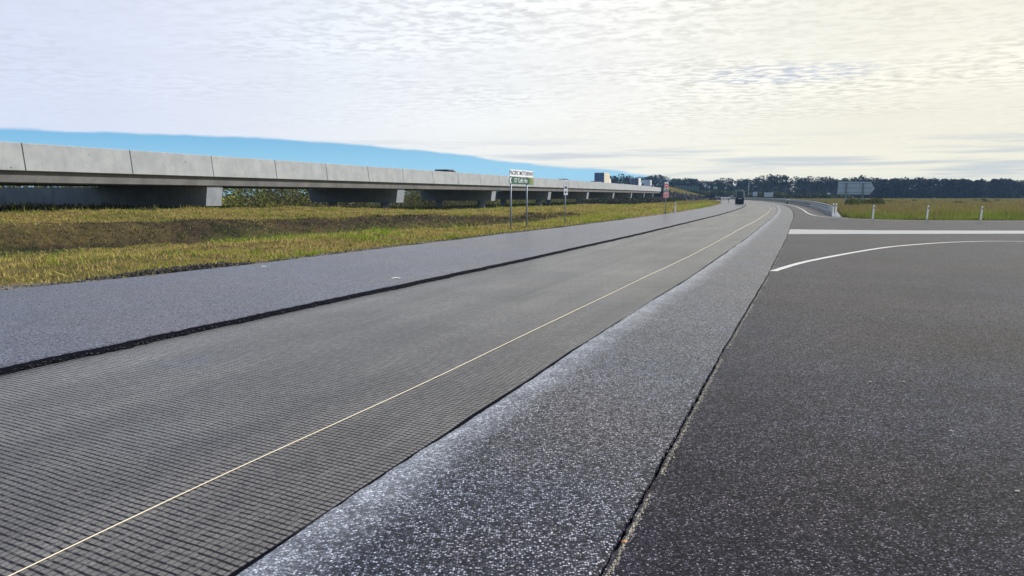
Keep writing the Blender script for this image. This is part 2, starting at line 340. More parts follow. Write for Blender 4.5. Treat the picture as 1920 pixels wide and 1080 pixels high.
def strip(name, cols, mat, SS=SS, kind='structure', parent=None, edge_sheen=None):
    """cols: list of (offset function, z function or number)"""
    n = len(SS); V = []; UV = []
    for of, zf in cols:
        o = of(SS); z = zf(SS) if callable(zf) else np.full(n, zf); x, y = xy(SS, o)
        V.append(np.stack([x, y, z], 1)); UV.append(np.stack([SS, o], 1))
    V = np.concatenate(V); UV = np.concatenate(UV); F = []
    for k in range(len(cols) - 1):
        a = np.arange(n - 1) + k * n; F.append(np.stack([a, a + n, a + n + 1, a + 1], 1))
    F = np.concatenate(F); me = bpy.data.meshes.new(name); me.from_pydata(V.tolist(), [], F.tolist())
    uv = me.uv_layers.new(name='UVMap'); li = np.empty(len(me.loops), dtype=np.int32); me.loops.foreach_get('vertex_index', li)
    uv.data.foreach_set('uv', UV[li].astype(np.float32).ravel()); me.update()
    if edge_sheen:
        a = me.color_attributes.new('edge_sheen', 'FLOAT_COLOR', 'POINT'); dv = np.repeat(np.array(edge_sheen, float), n)[:, None]
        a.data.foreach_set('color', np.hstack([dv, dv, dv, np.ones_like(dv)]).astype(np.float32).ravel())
    o = link_mesh(name, me, mat, parent)
    if kind: o['kind'] = kind
    return o
near = lambda s, a, b=0.0: np.where(np.asarray(s) < 45, a, b)
jB = lambda s: .009 * vn(s, .08, 3) + .010 * vn(s, .7, 4)
jC = lambda s: .003 * vn(s, .1, 5) + .010 * vn(s, 1.3, 6)
jD = lambda s: .003 * vn(s, .06, 7) + .004 * vn(s, .5, 8)
ZT = .05
# milled lane bed, tack-coated strip, geogrid
strip('milled_lane', [(lambda s: oB(s) - .3, 0.0), (lambda s: oC(s) + .3, 0.0)], 'milled_asphalt')
strip('fresh_lane', [(lambda s: oA(s) + .05 * vn(s, 1.1, 21), -.10), (lambda s: oA(s) + .02 + .05 * vn(s, 1.1, 21), ZT), (lambda s: oB(s) - .35, ZT + .012), (lambda s: oB(s) - .09 + jB(s), ZT + .010), (lambda s: oB(s) - .05 + jB(s), ZT + .003)], 'pale_asphalt')
strip('cut_edge', [(lambda s: oB(s) - .05 + jB(s), ZT + .003), (lambda s: oB(s) - .02 + jB(s), ZT - .008), (lambda s: oB(s) + .005 + jB(s), .03), (lambda s: oB(s) + .025 + 1.3 * jB(s), .007), (lambda s: oB(s) + .045 + 1.8 * jB(s) + .012 * vn(s, .2, 71), .0075), (lambda s: oB(s) + .05 + 1.8 * jB(s) + .012 * vn(s, .2, 71) + 1.6 * jB(s), .001)], 'bitumen')
strip('shoulder_lane', [(lambda s: oC(s) + .006 + jC(s), -.02), (lambda s: oC(s) + .012 + jC(s), .034), (lambda s: oC(s) + .06 + jC(s), ZT - .003), (lambda s: oC(s) + .13 + .02 * vn(s, .4, 90), ZT), (lambda s: oC(s) + .40 + .04 * vn(s, .4, 91), ZT), (lambda s: oD(s) - .05, ZT + .002), (lambda s: oD(s) - .015 + jD(s), ZT - .006), (lambda s: oD(s) - .008 + jD(s), -.02)], 'fresh_asphalt', edge_sheen=[.4, .75, .8, .5, 0, 0, 0, 0])
SG = SS
gm_ = strip('geogrid_mat', [(lambda s: oB(s) + .05, .005), (lambda s: oC(s) - .05, .0055), ], 'geogrid', kind=None)
tag(gm_, 'grey woven reinforcement grid laid over the milled lane between two fresh asphalt strips', 'grid mat')
sv = strip('selvage', [(lambda s: oC(s) - .052 + .008 * vn(s, .5, 12), .0065), (lambda s: oC(s) - .035 + .008 * vn(s, .5, 12), lambda s: .012 + .004 * np.abs(vn(s, .23, 13))), (lambda s: oC(s) - .012 + .006 * vn(s, .3, 14), .0065)], 'bitumen', SS=SS[SS < 60], kind=None, parent=gm_)
# string line
SL = np.concatenate([np.arange(-2, 40, .25), np.arange(40, 125, 2.0)])
mb = MB(); rings = []
for s in SL:
    o = float(oE(s)) + .022 * float(vn(s, 3.0, 30)); x, y = xy(s, o); z = .010; r = .0030 + max(0, s - 3) * .00011
    rings.append([(x - r * CA, y + r * SA, z), (x, y, z + r), (x + r * CA, y - r * SA, z), (x, y, z - r)])
mb.loft(rings); tag(mb.build('string_line', 'string'), 'long cream string pulled tight along the grey grid mat', 'string')

# right-hand pavement (junction) as one sheet with a step at the joint
def pav_right(s):  # outer edge offset while beside the guard rail
    return np.full_like(np.asarray(s, float), 2.95)
gx_edge = [(24.6, 60.5), (24.3, 57.5), (24.3, 52.5), (25.0, 50.0), (27.0, 48.9), (30.0, 48.7), (34, 48.5), (60, 48.8), (140, 50), (300, 54)]
pv = []; sj = np.concatenate([SS[SS <= 62]]); left = [(float(a), float(b_)) for a, b_ in zip(*xy(sj, oD(sj) + .006 + .6 * jD(sj) + .005 * vn(sj, .07, 44)))]
mb = MB(); lf = [(left[0][0], -40.0)] + left; m_ = 0
ys_top = 48.3
def quadrow(p, q, xr0, xr1):
    i = len(mb.v); mb.v += [(p[0], p[1], ZT - .004), (xr0, p[1], ZT - .004), (xr1, q[1], ZT - .004), (q[0], q[1], ZT - .004), (p[0], p[1], -.1), (q[0], q[1], -.1)]
    mb.f += [(i, i + 1, i + 2, i + 3), (i, i + 3, i + 5, i + 4)]
for p, q in zip(lf[:-1], lf[1:]):
    if q[1] <= ys_top: quadrow(p, q, 300, 300); last = q
xr = lambda y: float(np.interp(y, [48.3, 48.5, 48.9, 50, 52.5, 60.5], [60, 34, 27, 25, 24.4, 24.5]))
up = [last] + [q for q in lf if q[1] > last[1]]; up2 = []
for p, q in zip(up[:-1], up[1:]):
    for k in range(3): up2.append((p[0] + (q[0] - p[0]) * k / 3, p[1] + (q[1] - p[1]) * k / 3))
up2.append(up[-1])
for p, q in zip(up2[:-1], up2[1:]): quadrow(p, q, xr(p[1]), xr(q[1]))
tag(mb.build('side_road', 'old_asphalt'), kind='structure')
strip('outer_shoulder', [(lambda s: oD(s) + .035, -.05), (lambda s: oD(s) + .04, ZT - .004), (lambda s: np.full_like(s, 2.7), ZT - .006), (lambda s: np.full_like(s, 2.75), -.12)], 'old_asphalt', SS=SS[SS >= 61.5])
# painted lines
def line(name, pts, wd, z=ZT + .0005, closed=False, seed=0):
    pts = [Vector((p[0], p[1], 0)) for p in pts]; dense = []
    for i in range(len(pts) - 1):
        p0 = pts[max(i - 1, 0)]; p1 = pts[i]; p2 = pts[i + 1]; p3 = pts[min(i + 2, len(pts) - 1)]
        for k in range(12):
            t_ = k / 12; dense.append(.5 * ((2 * p1) + (p2 - p0) * t_ + (2 * p0 - 5 * p1 + 4 * p2 - p3) * t_ ** 2 + (3 * p1 - p0 - 3 * p2 + p3) * t_ ** 3))
    dense.append(pts[-1]); mb = MB(); rr = random.Random(seed)
    L_, R_ = [], []
    for i, p in enumerate(dense):
        d = (dense[min(i + 1, len(dense) - 1)] - dense[max(i - 1, 0)]).normalized(); nn = Vector((-d.y, d.x, 0)) * (wd / 2 + rr.uniform(-.006, .006))
        L_.append(p + nn); R_.append(p - nn)
    mb.v = [(p.x, p.y, z) for p in L_] + [(p.x, p.y, z) for p in R_]; n = len(L_)
    mb.f = [(i + n, i + 1 + n, i + 1, i) for i in range(n - 1)]
    o = mb.build(name, 'road_paint'); o['kind'] = 'structure'; return o
line('turning_line', [(5.55, 15.8), (7.4, 18.4), (11.0, 22.5), (13.2, 24.4), (15.3, 25.7), (17.2, 26.2), (19.0, 25.4), (22, 22.5), (26, 17)], .15, seed=2)
e2 = [tuple(map(float, xy(s, .75))) for s in list(range(330, 66, -8))] + [(24.3, 60.5), (23.5, 57.0), (23.1, 53.0), (23.5, 49.6), (25.2, 47.3), (28.5, 46.3), (34, 46.1), (60, 46.3)]
line('edge_line', e2, .13, seed=3)
mb = MB(); mb.poly([(11.45, 31.0, ZT + .0005), (21.5, 31.35, ZT + .0005), (120, 31.6, ZT + .0005), (120, 34.6, ZT + .0005), (23.4, 34.0, ZT + .0005), (16.7, 34.3, ZT + .0005), (13.15, 35.4, ZT + .0005)])
tag(mb.build('stop_band', 'worn_paint'), kind='structure')

# ------------------------------------------------------------------ bridge frame
def bx(Zp): return -41 + .3714 * Zp - (np.maximum(Zp - 130, 0) ** 2) / 2960.0
def bdir(Zp): d = Vector((float(bx(Zp + .5) - bx(Zp - .5)), 1.0, 0)).normalized(); return d
def bp(Zp, wl, z):            # wl metres to the left of the outer parapet foot
    d = bdir(Zp); l = Vector((-d.y, d.x, 0)); return Vector((float(bx(Zp)), Zp, 0)) + l * wl + Vector((0, 0, z))
Z_AB = 283.0

# ------------------------------------------------------------------ terrain
def H(x, y):
    x = np.asarray(x, float); y = np.asarray(y, float); s, o = so(x, y); q = -o
    qa = -oA(s) + .1; qb = np.interp(s, [5, 20, 28, 34, 45, 60, 100], [32, 29, 26, 24.5, 22, 20, 18])
    ql = qb + np.interp(s, [0, 25, 50, 100], [3.6, 3.4, 3.6, 3]); qm = (qa + qb) / 2
    zb = np.interp(s, [0, 50, 80, 120], [-.55, -.5, -.45, -.45]); zl = np.interp(s, [0, 20, 35, 50, 70, 100], [.42, .36, .28, .08, -.12, -.3])
    zt = np.interp(s, [0, 40, 50, 58, 70, 100, 160, 250], [.78, .74, .58, .30, -.05, -.3, -.42, -.45])
    sm = lambda a, b_, v: np.clip((v - a) / (b_ - a), 0, 1) ** 2 * (3 - 2 * np.clip((v - a) / (b_ - a), 0, 1))
    z = -.03 + (zb + .03) * sm(qa + 1.5, qb, q); z = z + (zl - zb) * sm(qb + .4, ql, q); z = z + (zt - zl) * sm(ql + 1, 38.5, q)
    z = np.where(q < qa, -.16, z)
    z = np.where(o > 2.9, -.06, z)
    rough = .05 * np.sin(x * 1.7 + 1.3 * np.sin(y * .9)) * np.sin(y * 1.3 + x * .4) + .03 * np.sin(x * 4.1 + y * 2.3) * np.sin(y * 3.7)
    rough = rough + .10 * np.sin(x * .42 + np.sin(y * .31) * 2) * np.sin(y * .37 - x * .12)
    z = z + np.where(q > qa + .5, rough * sm(qa + .5, qa + 4, q), 0) * 1.3
    # embankment at the bridge end
    wl = (bx(y) - x) * .93; top = np.interp(y, [Z_AB, 360, 520], [1, .8, 0.05])
    er = 5.3 - .285 * (-1 - wl); er = np.where(wl > -1, 5.3 - 2.3 * np.clip(wl + 1, 0, 1), er); er = np.where(wl > 12, 3.0 - .4 * (wl - 12), er) * top
    er = er - np.clip(Z_AB - y, 0, None) * .42
    e = np.where((y > 240), er, -9)
    z = np.maximum(z, np.where(q > qa + .8, np.minimum(e, 6), -9))
    pav = (o > -14) & (o < 0)
    return z
def tone_at(x, y):
    s, o = so(x, y); q = -o; qa = -oA(s); qb = np.interp(s, [5, 20, 28, 34, 45, 60, 100], [32, 29, 26, 24.5, 22, 20, 18])
    n1 = np.sin(x * .8 + 2 * np.sin(y * .5)) * np.sin(y * .7 + x * .23); n2 = np.sin(x * 2.3 + y * 1.1) * np.sin(y * 2.9 - x * .7)
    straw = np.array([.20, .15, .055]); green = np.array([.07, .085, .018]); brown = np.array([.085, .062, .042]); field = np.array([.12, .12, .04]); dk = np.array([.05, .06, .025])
    qb = qb + 1.3 * np.sin(x * .31 + np.sin(y * .27)) * np.sin(y * .23 + x * .11) + .5 * n1
    g = np.clip(.42 + .35 * n1 + .2 * n2, 0, 1)[:, None]; c = straw * (1 - g) + green * g
    bank = np.exp(-((q - qb - 2.0) / 2.3) ** 2) * np.interp(s, [0, 45, 70, 90], [1, .95, .55, .1]); bank = (np.clip(bank * 1.5, 0, 1) * np.clip(.95 + .25 * n2, 0, 1))[:, None]
    n3 = (np.sin(x * 1.1 + 2.2 * np.sin(y * .8)) * np.sin(y * 1.3 - x * .6) > .15)[:, None]; n4 = (np.sin(x * .7 - y * .4) * np.sin(y * .9 + 1.5 * np.sin(x * .5)) > .35)[:, None]
    bb = np.where(n3, np.array([.026, .028, .014]), np.array([.050, .036, .026])); bb = np.where(n4, np.array([.085, .065, .032]), bb)
    c = c * (1 - bank) + bb * bank
    dit = np.clip(np.exp(-((q - qb + 1.0) / 1.3) ** 2), 0, 1)[:, None] * .6; c = c * (1 - dit) + np.array([.075, .095, .03]) * dit
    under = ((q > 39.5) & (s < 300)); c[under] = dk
    c[(o > 2.5)] = field
    c[(y > 350) & (o > 2.5)] = np.array([.16, .19, .08])
    return c
os_ = np.concatenate([-np.array([3000, 1600, 900, 500, 300, 200, 150, 120, 100, 85, 75, 68]), np.arange(-62, -40, 2.0), np.arange(-40, -9, .5), np.arange(-9, 6, 3.0), [8, 12, 20, 35, 60, 100, 160, 260, 420, 700, 1200, 2500]])
ss_ = np.concatenate([[-300, -120, -60, -30, -15], np.arange(-8, 90, .6), np.arange(90, 200, 2), np.arange(200, 460, 3.0), [480, 520, 580, 660, 800, 1000, 1400, 2000, 3200]])
SGr, OGr = np.meshgrid(ss_, os_, indexing='ij'); ocv = OGr + np.where(np.abs(OGr) < 150, np.where(SGr < 480, curv(SGr), curv(480.)), 0)
# nudge so that columns follow the curve near the road, straight far away
ocv = OGr + curv(np.minimum(SGr, 480)) * np.clip(1 - (np.abs(OGr) - 60) / 900, 0, 1)
GX = SGr * SA + ocv * CA; GY = SGr * CA - ocv * SA; fx, fy = GX.ravel(), GY.ravel()
GZ = H(fx, fy); ns, no = SGr.shape
me = bpy.data.meshes.new('ground'); idx = np.arange(ns * no).reshape(ns, no)
F = np.stack([idx[:-1, :-1], idx[:-1, 1:], idx[1:, 1:], idx[1:, :-1]], -1).reshape(-1, 4)
me.from_pydata(np.stack([fx, fy, GZ], 1).tolist(), [], F.tolist())
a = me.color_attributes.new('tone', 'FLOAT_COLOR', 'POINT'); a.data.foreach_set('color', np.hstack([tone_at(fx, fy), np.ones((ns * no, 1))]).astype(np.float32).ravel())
for p in me.polygons: p.use_smooth = True
g = link_mesh('ground', me, 'ground'); g['kind'] = 'structure'
strip('gravel_shoulder', [(lambda s: oA(s) - .80 - .22 * vn(s, .8, 50) - .12 * vn(s, .25, 51), -.10), (lambda s: oA(s) - .66 - .20 * vn(s, .8, 50) - .1 * vn(s, .25, 51), .0), (lambda s: oA(s) - .15, .022), (lambda s: oA(s) + .12, .012)], 'shoulder_gravel')

# ------------------------------------------------------------------ viaduct
via = thing('viaduct', 'long low grey concrete road viaduct running beside the new road', 'viaduct', (0, 0, 0))
def sweep(name, prof, zs, mat, parent, dz=0):
    mb = MB(); rings = [[bp(z_, wl, zz + dz) for wl, zz in prof] for z_ in zs]; mb.loft(rings); return mb.build(name, mat, parent)
joints = [53.5 + 6.55 * k for k in range(-12, 36)]
for a_, b_ in zip(joints[:-1], joints[1:]):
    zs = [a_ + .035, (a_ + b_) / 2, b_ - .035]
    sweep('parapet_panel', [(0, 2.965), (.06, 2.93), (.30, 2.93), (.32, 3.1), (.42, 4.36), (.40, 4.42), (.20, 4.43), (.17, 4.40)], zs, 'concrete_panel', via)
ZS = list(np.arange(joints[0], 291, 5.0))
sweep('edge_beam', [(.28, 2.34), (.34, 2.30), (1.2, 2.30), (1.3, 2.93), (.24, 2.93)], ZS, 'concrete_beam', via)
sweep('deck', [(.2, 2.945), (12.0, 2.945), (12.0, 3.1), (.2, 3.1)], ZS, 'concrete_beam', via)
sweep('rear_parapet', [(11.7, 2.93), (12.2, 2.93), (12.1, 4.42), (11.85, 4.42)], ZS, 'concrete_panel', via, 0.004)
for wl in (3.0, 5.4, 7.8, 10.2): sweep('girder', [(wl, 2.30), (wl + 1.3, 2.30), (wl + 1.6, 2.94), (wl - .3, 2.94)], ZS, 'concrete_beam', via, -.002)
def pier(Zp, W=11.7, cols=(2.4, 9.0), bottom=.88):
    mb = MB(); d = bdir(Zp); th = .78
    def ring(wl, inset, z0, z1): return [bp(Zp, wl, 0) + d * (-th) + Vector((0, 0, z0)), bp(Zp, wl, 0) + d * th + Vector((0, 0, z0)), bp(Zp, wl, 0) + d * th + Vector((0, 0, z1)), bp(Zp, wl, 0) + d * -th + Vector((0, 0, z1))]
    def r2(w0, w1): return [bp(Zp, w0, bottom) - d * th, bp(Zp, w0, bottom) + d * th, bp(Zp, w1, 2.262) + d * th, bp(Zp, w1, 2.262) - d * th]
    mb.loft([r2(.62, .42), r2(W - .5, W)]); ch = mb.build('crosshead', 'concrete_pier', via)
    for cw in cols:
        c = bp(Zp, cw, 0); m2 = MB(); m2.tube((c.x, c.y, -1.6), (c.x, c.y, bottom - .003), .52, n=20); m2.build('column', 'concrete_pier', ch, True)
    for wl in (.75, 3.6, 6.0, 8.4, 10.8):
        for sg in (-1, 1):
            if wl > W - 1: continue
            c = bp(Zp, wl, 0) + d * .42 * sg; m2 = MB(); m2.box(c.x - .25, c.x + .25, c.y - .2, c.y + .2, 2.264, 2.298); m2.build('bearing', 'bearing_pad', ch)
for i, Zp in enumerate([28.5, 54.0, 79.8, 104.8, 129.0, 154, 179, 204, 229, 254]):
    pier(Zp, *((25.0, (2.6, 9.0, 16, 22)) if i == 1 else (11.7, (2.4, 9.0))))
mb = MB(); d = bdir(Z_AB); cs = [bp(Z_AB - 3, .2, 0), bp(Z_AB + 2, .2, 0), bp(Z_AB + 2, 12, 0), bp(Z_AB - 3, 12, 0)]
mb.loft([[c + Vector((0, 0, -1)) for c in cs], [c + Vector((0, 0, 2.29)) for c in cs]]); mb.build('abutment', 'concrete_pier', via)
# road carried on from the bridge end over the embankment
mw = MB(); rings = []
for z_ in np.arange(291, 470, 6.0):
    zz = float(np.interp(z_, [283, 360, 520], [3.06, 2.5, .3])) + .05; rings.append([bp(z_, .3, zz - .4), bp(z_, 11.8, zz - .4), bp(z_, 11.8, zz), bp(z_, .3, zz)])
mw.loft(rings); tag(mw.build('motorway', 'pale_asphalt'), kind='structure')
# rock beaching on the bridge end slope
nr = 1500; RR = np.random.default_rng(5); mb = MB()
for k in range(4200):
    y_ = RR.uniform(262, 284); w_ = RR.uniform(-17, 6); x_ = float(bx(y_)) - w_ / .93; z_ = float(H(x_, y_))
    if z_ < -.3 or z_ > 3.3 + .16 * w_ + RR.normal(0, .25) : continue
    r_ = RR.uniform(.25, .6); pts = [Vector((x_, y_, z_)) + Vector(RR.normal(size=3)).normalized() * r_ for _ in range(6)]
    c0 = Vector((x_, y_, z_ + r_ * .7)); base = sorted(pts, key=lambda p: math.atan2(p.y - y_, p.x - x_))
    i0 = len(mb.v); mb.v += [tuple(p) for p in base] + [tuple(c0)]
    for i in range(6): mb.f.append((i0 + i, i0 + (i + 1) % 6, i0 + 6))
tag(mb.build('rock_beaching', 'rock'), 'dark rock facing spread over the slope at the end of the viaduct', 'rock slope', kind='stuff')

# ------------------------------------------------------------------ grass and plants
def blades(n, pts, h, wd, tone_lo, tone_hi, lean=.35, name='grass', mat='grass_blade', label=None, cat='grass', parent=None):
    """pts (n,3); every blade a bent two-triangle spike"""
    ang = RNG.uniform(0, 2 * np.pi, n); dx, dy = np.cos(ang), np.sin(ang); la = RNG.uniform(0, 2 * np.pi, n); ll = np.abs(RNG.normal(0, lean, n)) * h
    b0 = pts + np.stack([dx * wd, dy * wd, -.02 * np.ones(n)], 1); b1 = pts - np.stack([dx * wd, dy * wd, .02 * np.ones(n)], 1)
    tip = pts + np.stack([np.cos(la) * ll, np.sin(la) * ll, h], 1)
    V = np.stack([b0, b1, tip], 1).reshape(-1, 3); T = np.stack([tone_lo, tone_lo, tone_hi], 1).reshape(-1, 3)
    return V, T
def scatter_so(n, s0, s1, o0f, o1f, pw=1.0):
    s = s0 + (s1 - s0) * RNG.uniform(0, 1, n) ** pw; u = RNG.uniform(0, 1, n); o = o0f(s) * (1 - u) + o1f(s) * u; x, y = xy(s, o); return s, o, x, y
def clump(x, y, f, seed=0.0): return np.sin(x * f + seed + 1.7 * np.sin(y * f * .7 + seed)) * np.sin(y * f * 1.3 - x * f * .5 + seed)
VV, TT = [], []
n = 300000
s, o, x, y = scatter_so(n, 3, 150, lambda s: oA(s) - .25, lambda s: -39.0 + 0 * s, 1.25)
q = -o; qb = np.interp(s, [5, 20, 28, 34, 45, 60, 100], [32, 29, 26, 24.5, 22, 20, 18]); edge_d = q + oA(s)
qb = qb + 1.3 * np.sin(x * .31 + np.sin(y * .27)) * np.sin(y * .23 + x * .11) + .5 * clump(x, y, .8) + RNG.normal(0, .35, n)
bank = (q > qb + .7) & (q < qb + 3.4) & (s < 74) & (RNG.uniform(size=n) < .93); keep = (~bank) | (RNG.uniform(size=n) < .8)
keep &= (edge_d > .75 + .45 * clump(x, y, 1.9)) | (RNG.uniform(size=n) < .12)
keep &= (clump(x, y, .75, 8.) + .5 * clump(x, y, 2.4, 3.) < .95) | (RNG.uniform(size=n) < .3)
s, o, x, y, bank, q, qb = [v[keep] for v in (s, o, x, y, bank, q, qb)]; n = len(s)
gn = clump(x, y, .9) * .5 + clump(x, y, 2.7, 2.) * .35 + RNG.normal(0, .28, n)
straw = np.array([.50, .39, .13]); olive = np.array([.24, .23, .045]); lime = np.array([.25, .36, .025]); brn = np.array([.17, .115, .065]); dgr = np.array([.07, .09, .03])
lp = clump(x, y, .33, 1.1) * .6 + clump(x, y, 1.1, 3.) * .35 + RNG.normal(0, .12, n); gn = np.where((lp > .62) & (q < qb - 3), 1.0, gn)
col = np.where((gn > .78)[:, None], lime, np.where((gn > .18)[:, None], olive, straw)); col = np.where((gn < -.50)[:, None], brn, col)
ditch = (q > qb - 2.2) & (q < qb + .6) & (s < 60); col = np.where((ditch & (RNG.uniform(size=n) < .7))[:, None], dgr * 1.2, col)
bc = clump(x, y, 1.4, 5.) * .5 + clump(x, y, .5, 2.) * .5 + RNG.normal(0, .3, n); colb = np.where((bc > .55)[:, None], straw * .7, np.where((bc > .1)[:, None], brn * .6, dgr * .7)); col = np.where(bank[:, None], colb, col)
col = col * RNG.uniform(.7, 1.35, (n, 1)) * np.where(bank, .85, 1.16)[:, None]; h = RNG.uniform(.03, .10, n) * (1 + .9 * (gn > .78)) * (1 + s / 110) * (1 + .7 * (clump(x, y, 2.2, 7.) > .7)); wd = RNG.uniform(.006, .016, n) * (1 + s / 32)
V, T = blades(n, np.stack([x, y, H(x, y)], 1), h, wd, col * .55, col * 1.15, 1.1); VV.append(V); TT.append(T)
# rank edge tufts by the posts and along the far verge, rough grass under the bridge
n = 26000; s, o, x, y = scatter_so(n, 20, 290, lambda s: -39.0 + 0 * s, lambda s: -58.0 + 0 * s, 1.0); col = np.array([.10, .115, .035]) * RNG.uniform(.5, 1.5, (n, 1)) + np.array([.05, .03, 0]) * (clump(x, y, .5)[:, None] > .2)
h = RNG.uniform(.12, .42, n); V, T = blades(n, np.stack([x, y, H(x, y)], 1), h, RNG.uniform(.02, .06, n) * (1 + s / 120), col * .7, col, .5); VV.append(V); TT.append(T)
n = 42000; s, o, x, y = scatter_so(n, 110, 400, lambda s: oA(s) - .3, lambda s: -36.0 + 0 * s, 1.0)
keep = (y < 470) & ~((y > 262) & (y < 284) & (H(x, y) < 3.3 + .16 * (bx(y) - x)) & (bx(y) - x > -17)) & ((bx(y) - x) < .2); s, x, y = s[keep], x[keep], y[keep]; n = len(s); col = np.array([.36, .31, .08]) * RNG.uniform(.55, 1.3, (n, 1)); h = RNG.uniform(.12, .3, n)
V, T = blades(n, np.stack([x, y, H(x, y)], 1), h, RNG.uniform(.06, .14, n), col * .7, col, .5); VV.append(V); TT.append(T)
np_mesh('verge_grass', np.concatenate(VV), 3, 'grass_blade', np.concatenate(TT)).__setitem__('kind', 'stuff')
# tall field grass on the right
def in_field(x, y):
    s, o = so(x, y); return (o > 3.4) & ((y > 50.5 + .25 * clump(x, y, 1.3)) & ((x > 25.5) | (o > 3.4)))
VV, TT = [], []
for n, y0, y1, pw, hm, w0 in ((90000, 49.0, 66, 1.5, .66, .022), (60000, 66, 120, 1.2, .64, .045), (50000, 120, 330, 1.2, .5, .12)):
    y = y0 + (y1 - y0) * RNG.uniform(0, 1, n) ** pw; x = RNG.uniform(.2, .86, n) * y; s, o = so(x, y)
    fr = np.interp(x, [24, 25, 27, 30, 60], [52.5, 50.4, 49.3, 49.1, 49.2]); k = (o > 3.3) & (y > fr + .15 * clump(x, y, 2.1)); x, y, fr = x[k], y[k], fr[k]; n = len(x)
    c0 = clump(x, y, .55) * .5 + clump(x, y, 1.8, 1.) * .4 + RNG.normal(0, .3, n); front = np.clip((y - fr) / 4.0, 0, 1)
    hh = hm * (.35 + .65 * front) * RNG.uniform(.55, 1.15, n) * (1 + .2 * clump(x, y, .8, 4.))
    lo = np.where((c0 > 0)[:, None], np.array([.05, .09, .012]), np.array([.14, .18, .025])); brt = np.array([.33, .21, .12]); grn = np.array([.28, .37, .045]); st = np.array([.42, .36, .16])
    r_ = RNG.uniform(size=n) + (.55 - np.clip((y - fr) / 9.0, 0, 1) * .8) * .8 + .18 * clump(x, y, .6, 2.)
    hi = np.where((r_ > .62)[:, None], grn, np.where((r_ > .45)[:, None], st, brt)) * RNG.uniform(.6, 1.15, (n, 1))
    V, T = blades(n, np.stack([x, y, np.full(n, -.06)], 1), hh, RNG.uniform(.7, 1.5, n) * w0, lo, hi, .28); VV.append(V); TT.append(T)
np_mesh('field_grass', np.concatenate(VV), 3, 'grass_blade', np.concatenate(TT)).__setitem__('kind', 'stuff')

def leafcloud(cent, rad, n, size, col, colvar=.35, flat=0.0, rng=RNG, shell=.55):
    """n leaf quads spread through ellipsoids; cent (k,3) rad (k,3)"""
    k = len(cent); wts = (rad[:, 0] * rad[:, 1] * rad[:, 2]) ** .66; idx = rng.choice(k, n, p=wts / wts.sum())
    d = rng.normal(size=(n, 3)); d /= np.linalg.norm(d, axis=1)[:, None]; r = rng.uniform(0, 1, n) ** (1 / 3 * (1 - shell) + .05); p = cent[idx] + d * rad[idx] * r[:, None]
    a = rng.normal(size=(n, 3)); a /= np.linalg.norm(a, axis=1)[:, None]; b_ = np.cross(a, rng.normal(size=(n, 3))); b_ /= np.linalg.norm(b_, axis=1)[:, None]
    sz = size * rng.uniform(.5, 1.4, n)[:, None]; a = a * sz; b_ = b_ * sz * .6
    V = np.stack([p - a, p + b_, p + a, p - b_], 1).reshape(-1, 3)
    tone = (col[idx] if np.ndim(col) > 1 else np.tile(col, (n, 1))) * rng.uniform(1 - colvar, 1 + colvar, (n, 1)); return V, np.repeat(tone, 4, 0)
def crown_parts(h, w_, seed, base=.28):
    r = np.random.default_rng(seed); k = r.integers(8, 13); ang = r.uniform(0, 2 * np.pi, k); rr = w_ * .5 * r.uniform(.1, .78, k); z = h * r.uniform(base + .12, .88, k)
    cent = np.stack([np.cos(ang) * rr, np.sin(ang) * rr, z], 1); cent[0] = (0, 0, h * .86); rd = np.stack([w_ * r.uniform(.17, .28, k), w_ * r.uniform(.17, .28, k), h * r.uniform(.08, .15, k)], 1); return cent, rd
def trunk_mb(h, w_, cent, seed, r0=.22):
    mb = MB(); top = Vector((0, 0, h * .55)); mb.tube((0, 0, -.3), (.1, 0, h * .3), r0, r0 * .75, 7); mb.tube((.1, 0, h * .3), tuple(top), r0 * .75, r0 * .45, 7)
    for c in cent[:6]: mb.tube((.1, 0, h * .34 + .03 * seed % .4), tuple(c), r0 * .4, r0 * .12, 5)
    return mb
GUM = np.array([.011, .024, .032])
tree_protos = []
def make_tree(h, w_, seed, label, loc, nl=900, col=GUM, name='gum_tree', cat='tree', group=None, size=.42):
    t = thing(name, label, cat, loc, 0, group); cent, rd = crown_parts(h, w_, seed); trunk_mb(h, w_, cent, seed).build('trunk', 'wood_bark', t)
    cl = col * np.random.default_rng(seed).uniform(.7, 1.45, (len(cent), 1)); V, T = leafcloud(cent, rd, nl, size, cl, .4, rng=np.random.default_rng(seed)); np_mesh('crown', V, 4, 'foliage', T, t); return t
def at(pxx, Zd, z=0.0): return ((pxx - 960) / 1400.0 * Zd, Zd, z)
GRP = 'gum trees along the skyline'
protos = [make_tree(12.6, 9, 101 + i, 'dark gum tree in the wooded skyline beyond the viaduct and the bend', at(1262 + 9 * i, 470), group=GRP) for i in range(5)]
spots = [(1148, 9.5), (1163, 10.5), (1178, 10), (1196, 9.5), (1216, 10.5), (1232, 11), (1246, 9.5), (1300, 10), (1312, 9), (1328, 9.5), (1340, 10), (1352, 11), (1364, 10), (1385, 10.5), (1397, 11), (1412, 11.5), (1424, 12), (1438, 12.5), (1452, 12.2), (1468, 12), (1500, 11.5), (1514, 11.8), (1530, 11.2), (1546, 11.8), (1562, 11), (1578, 11.5), (1594, 11), (1610, 12), (1626, 11.5)]
TREES = [(1262 + 9 * i, p_) for i, p_ in enumerate(protos)]
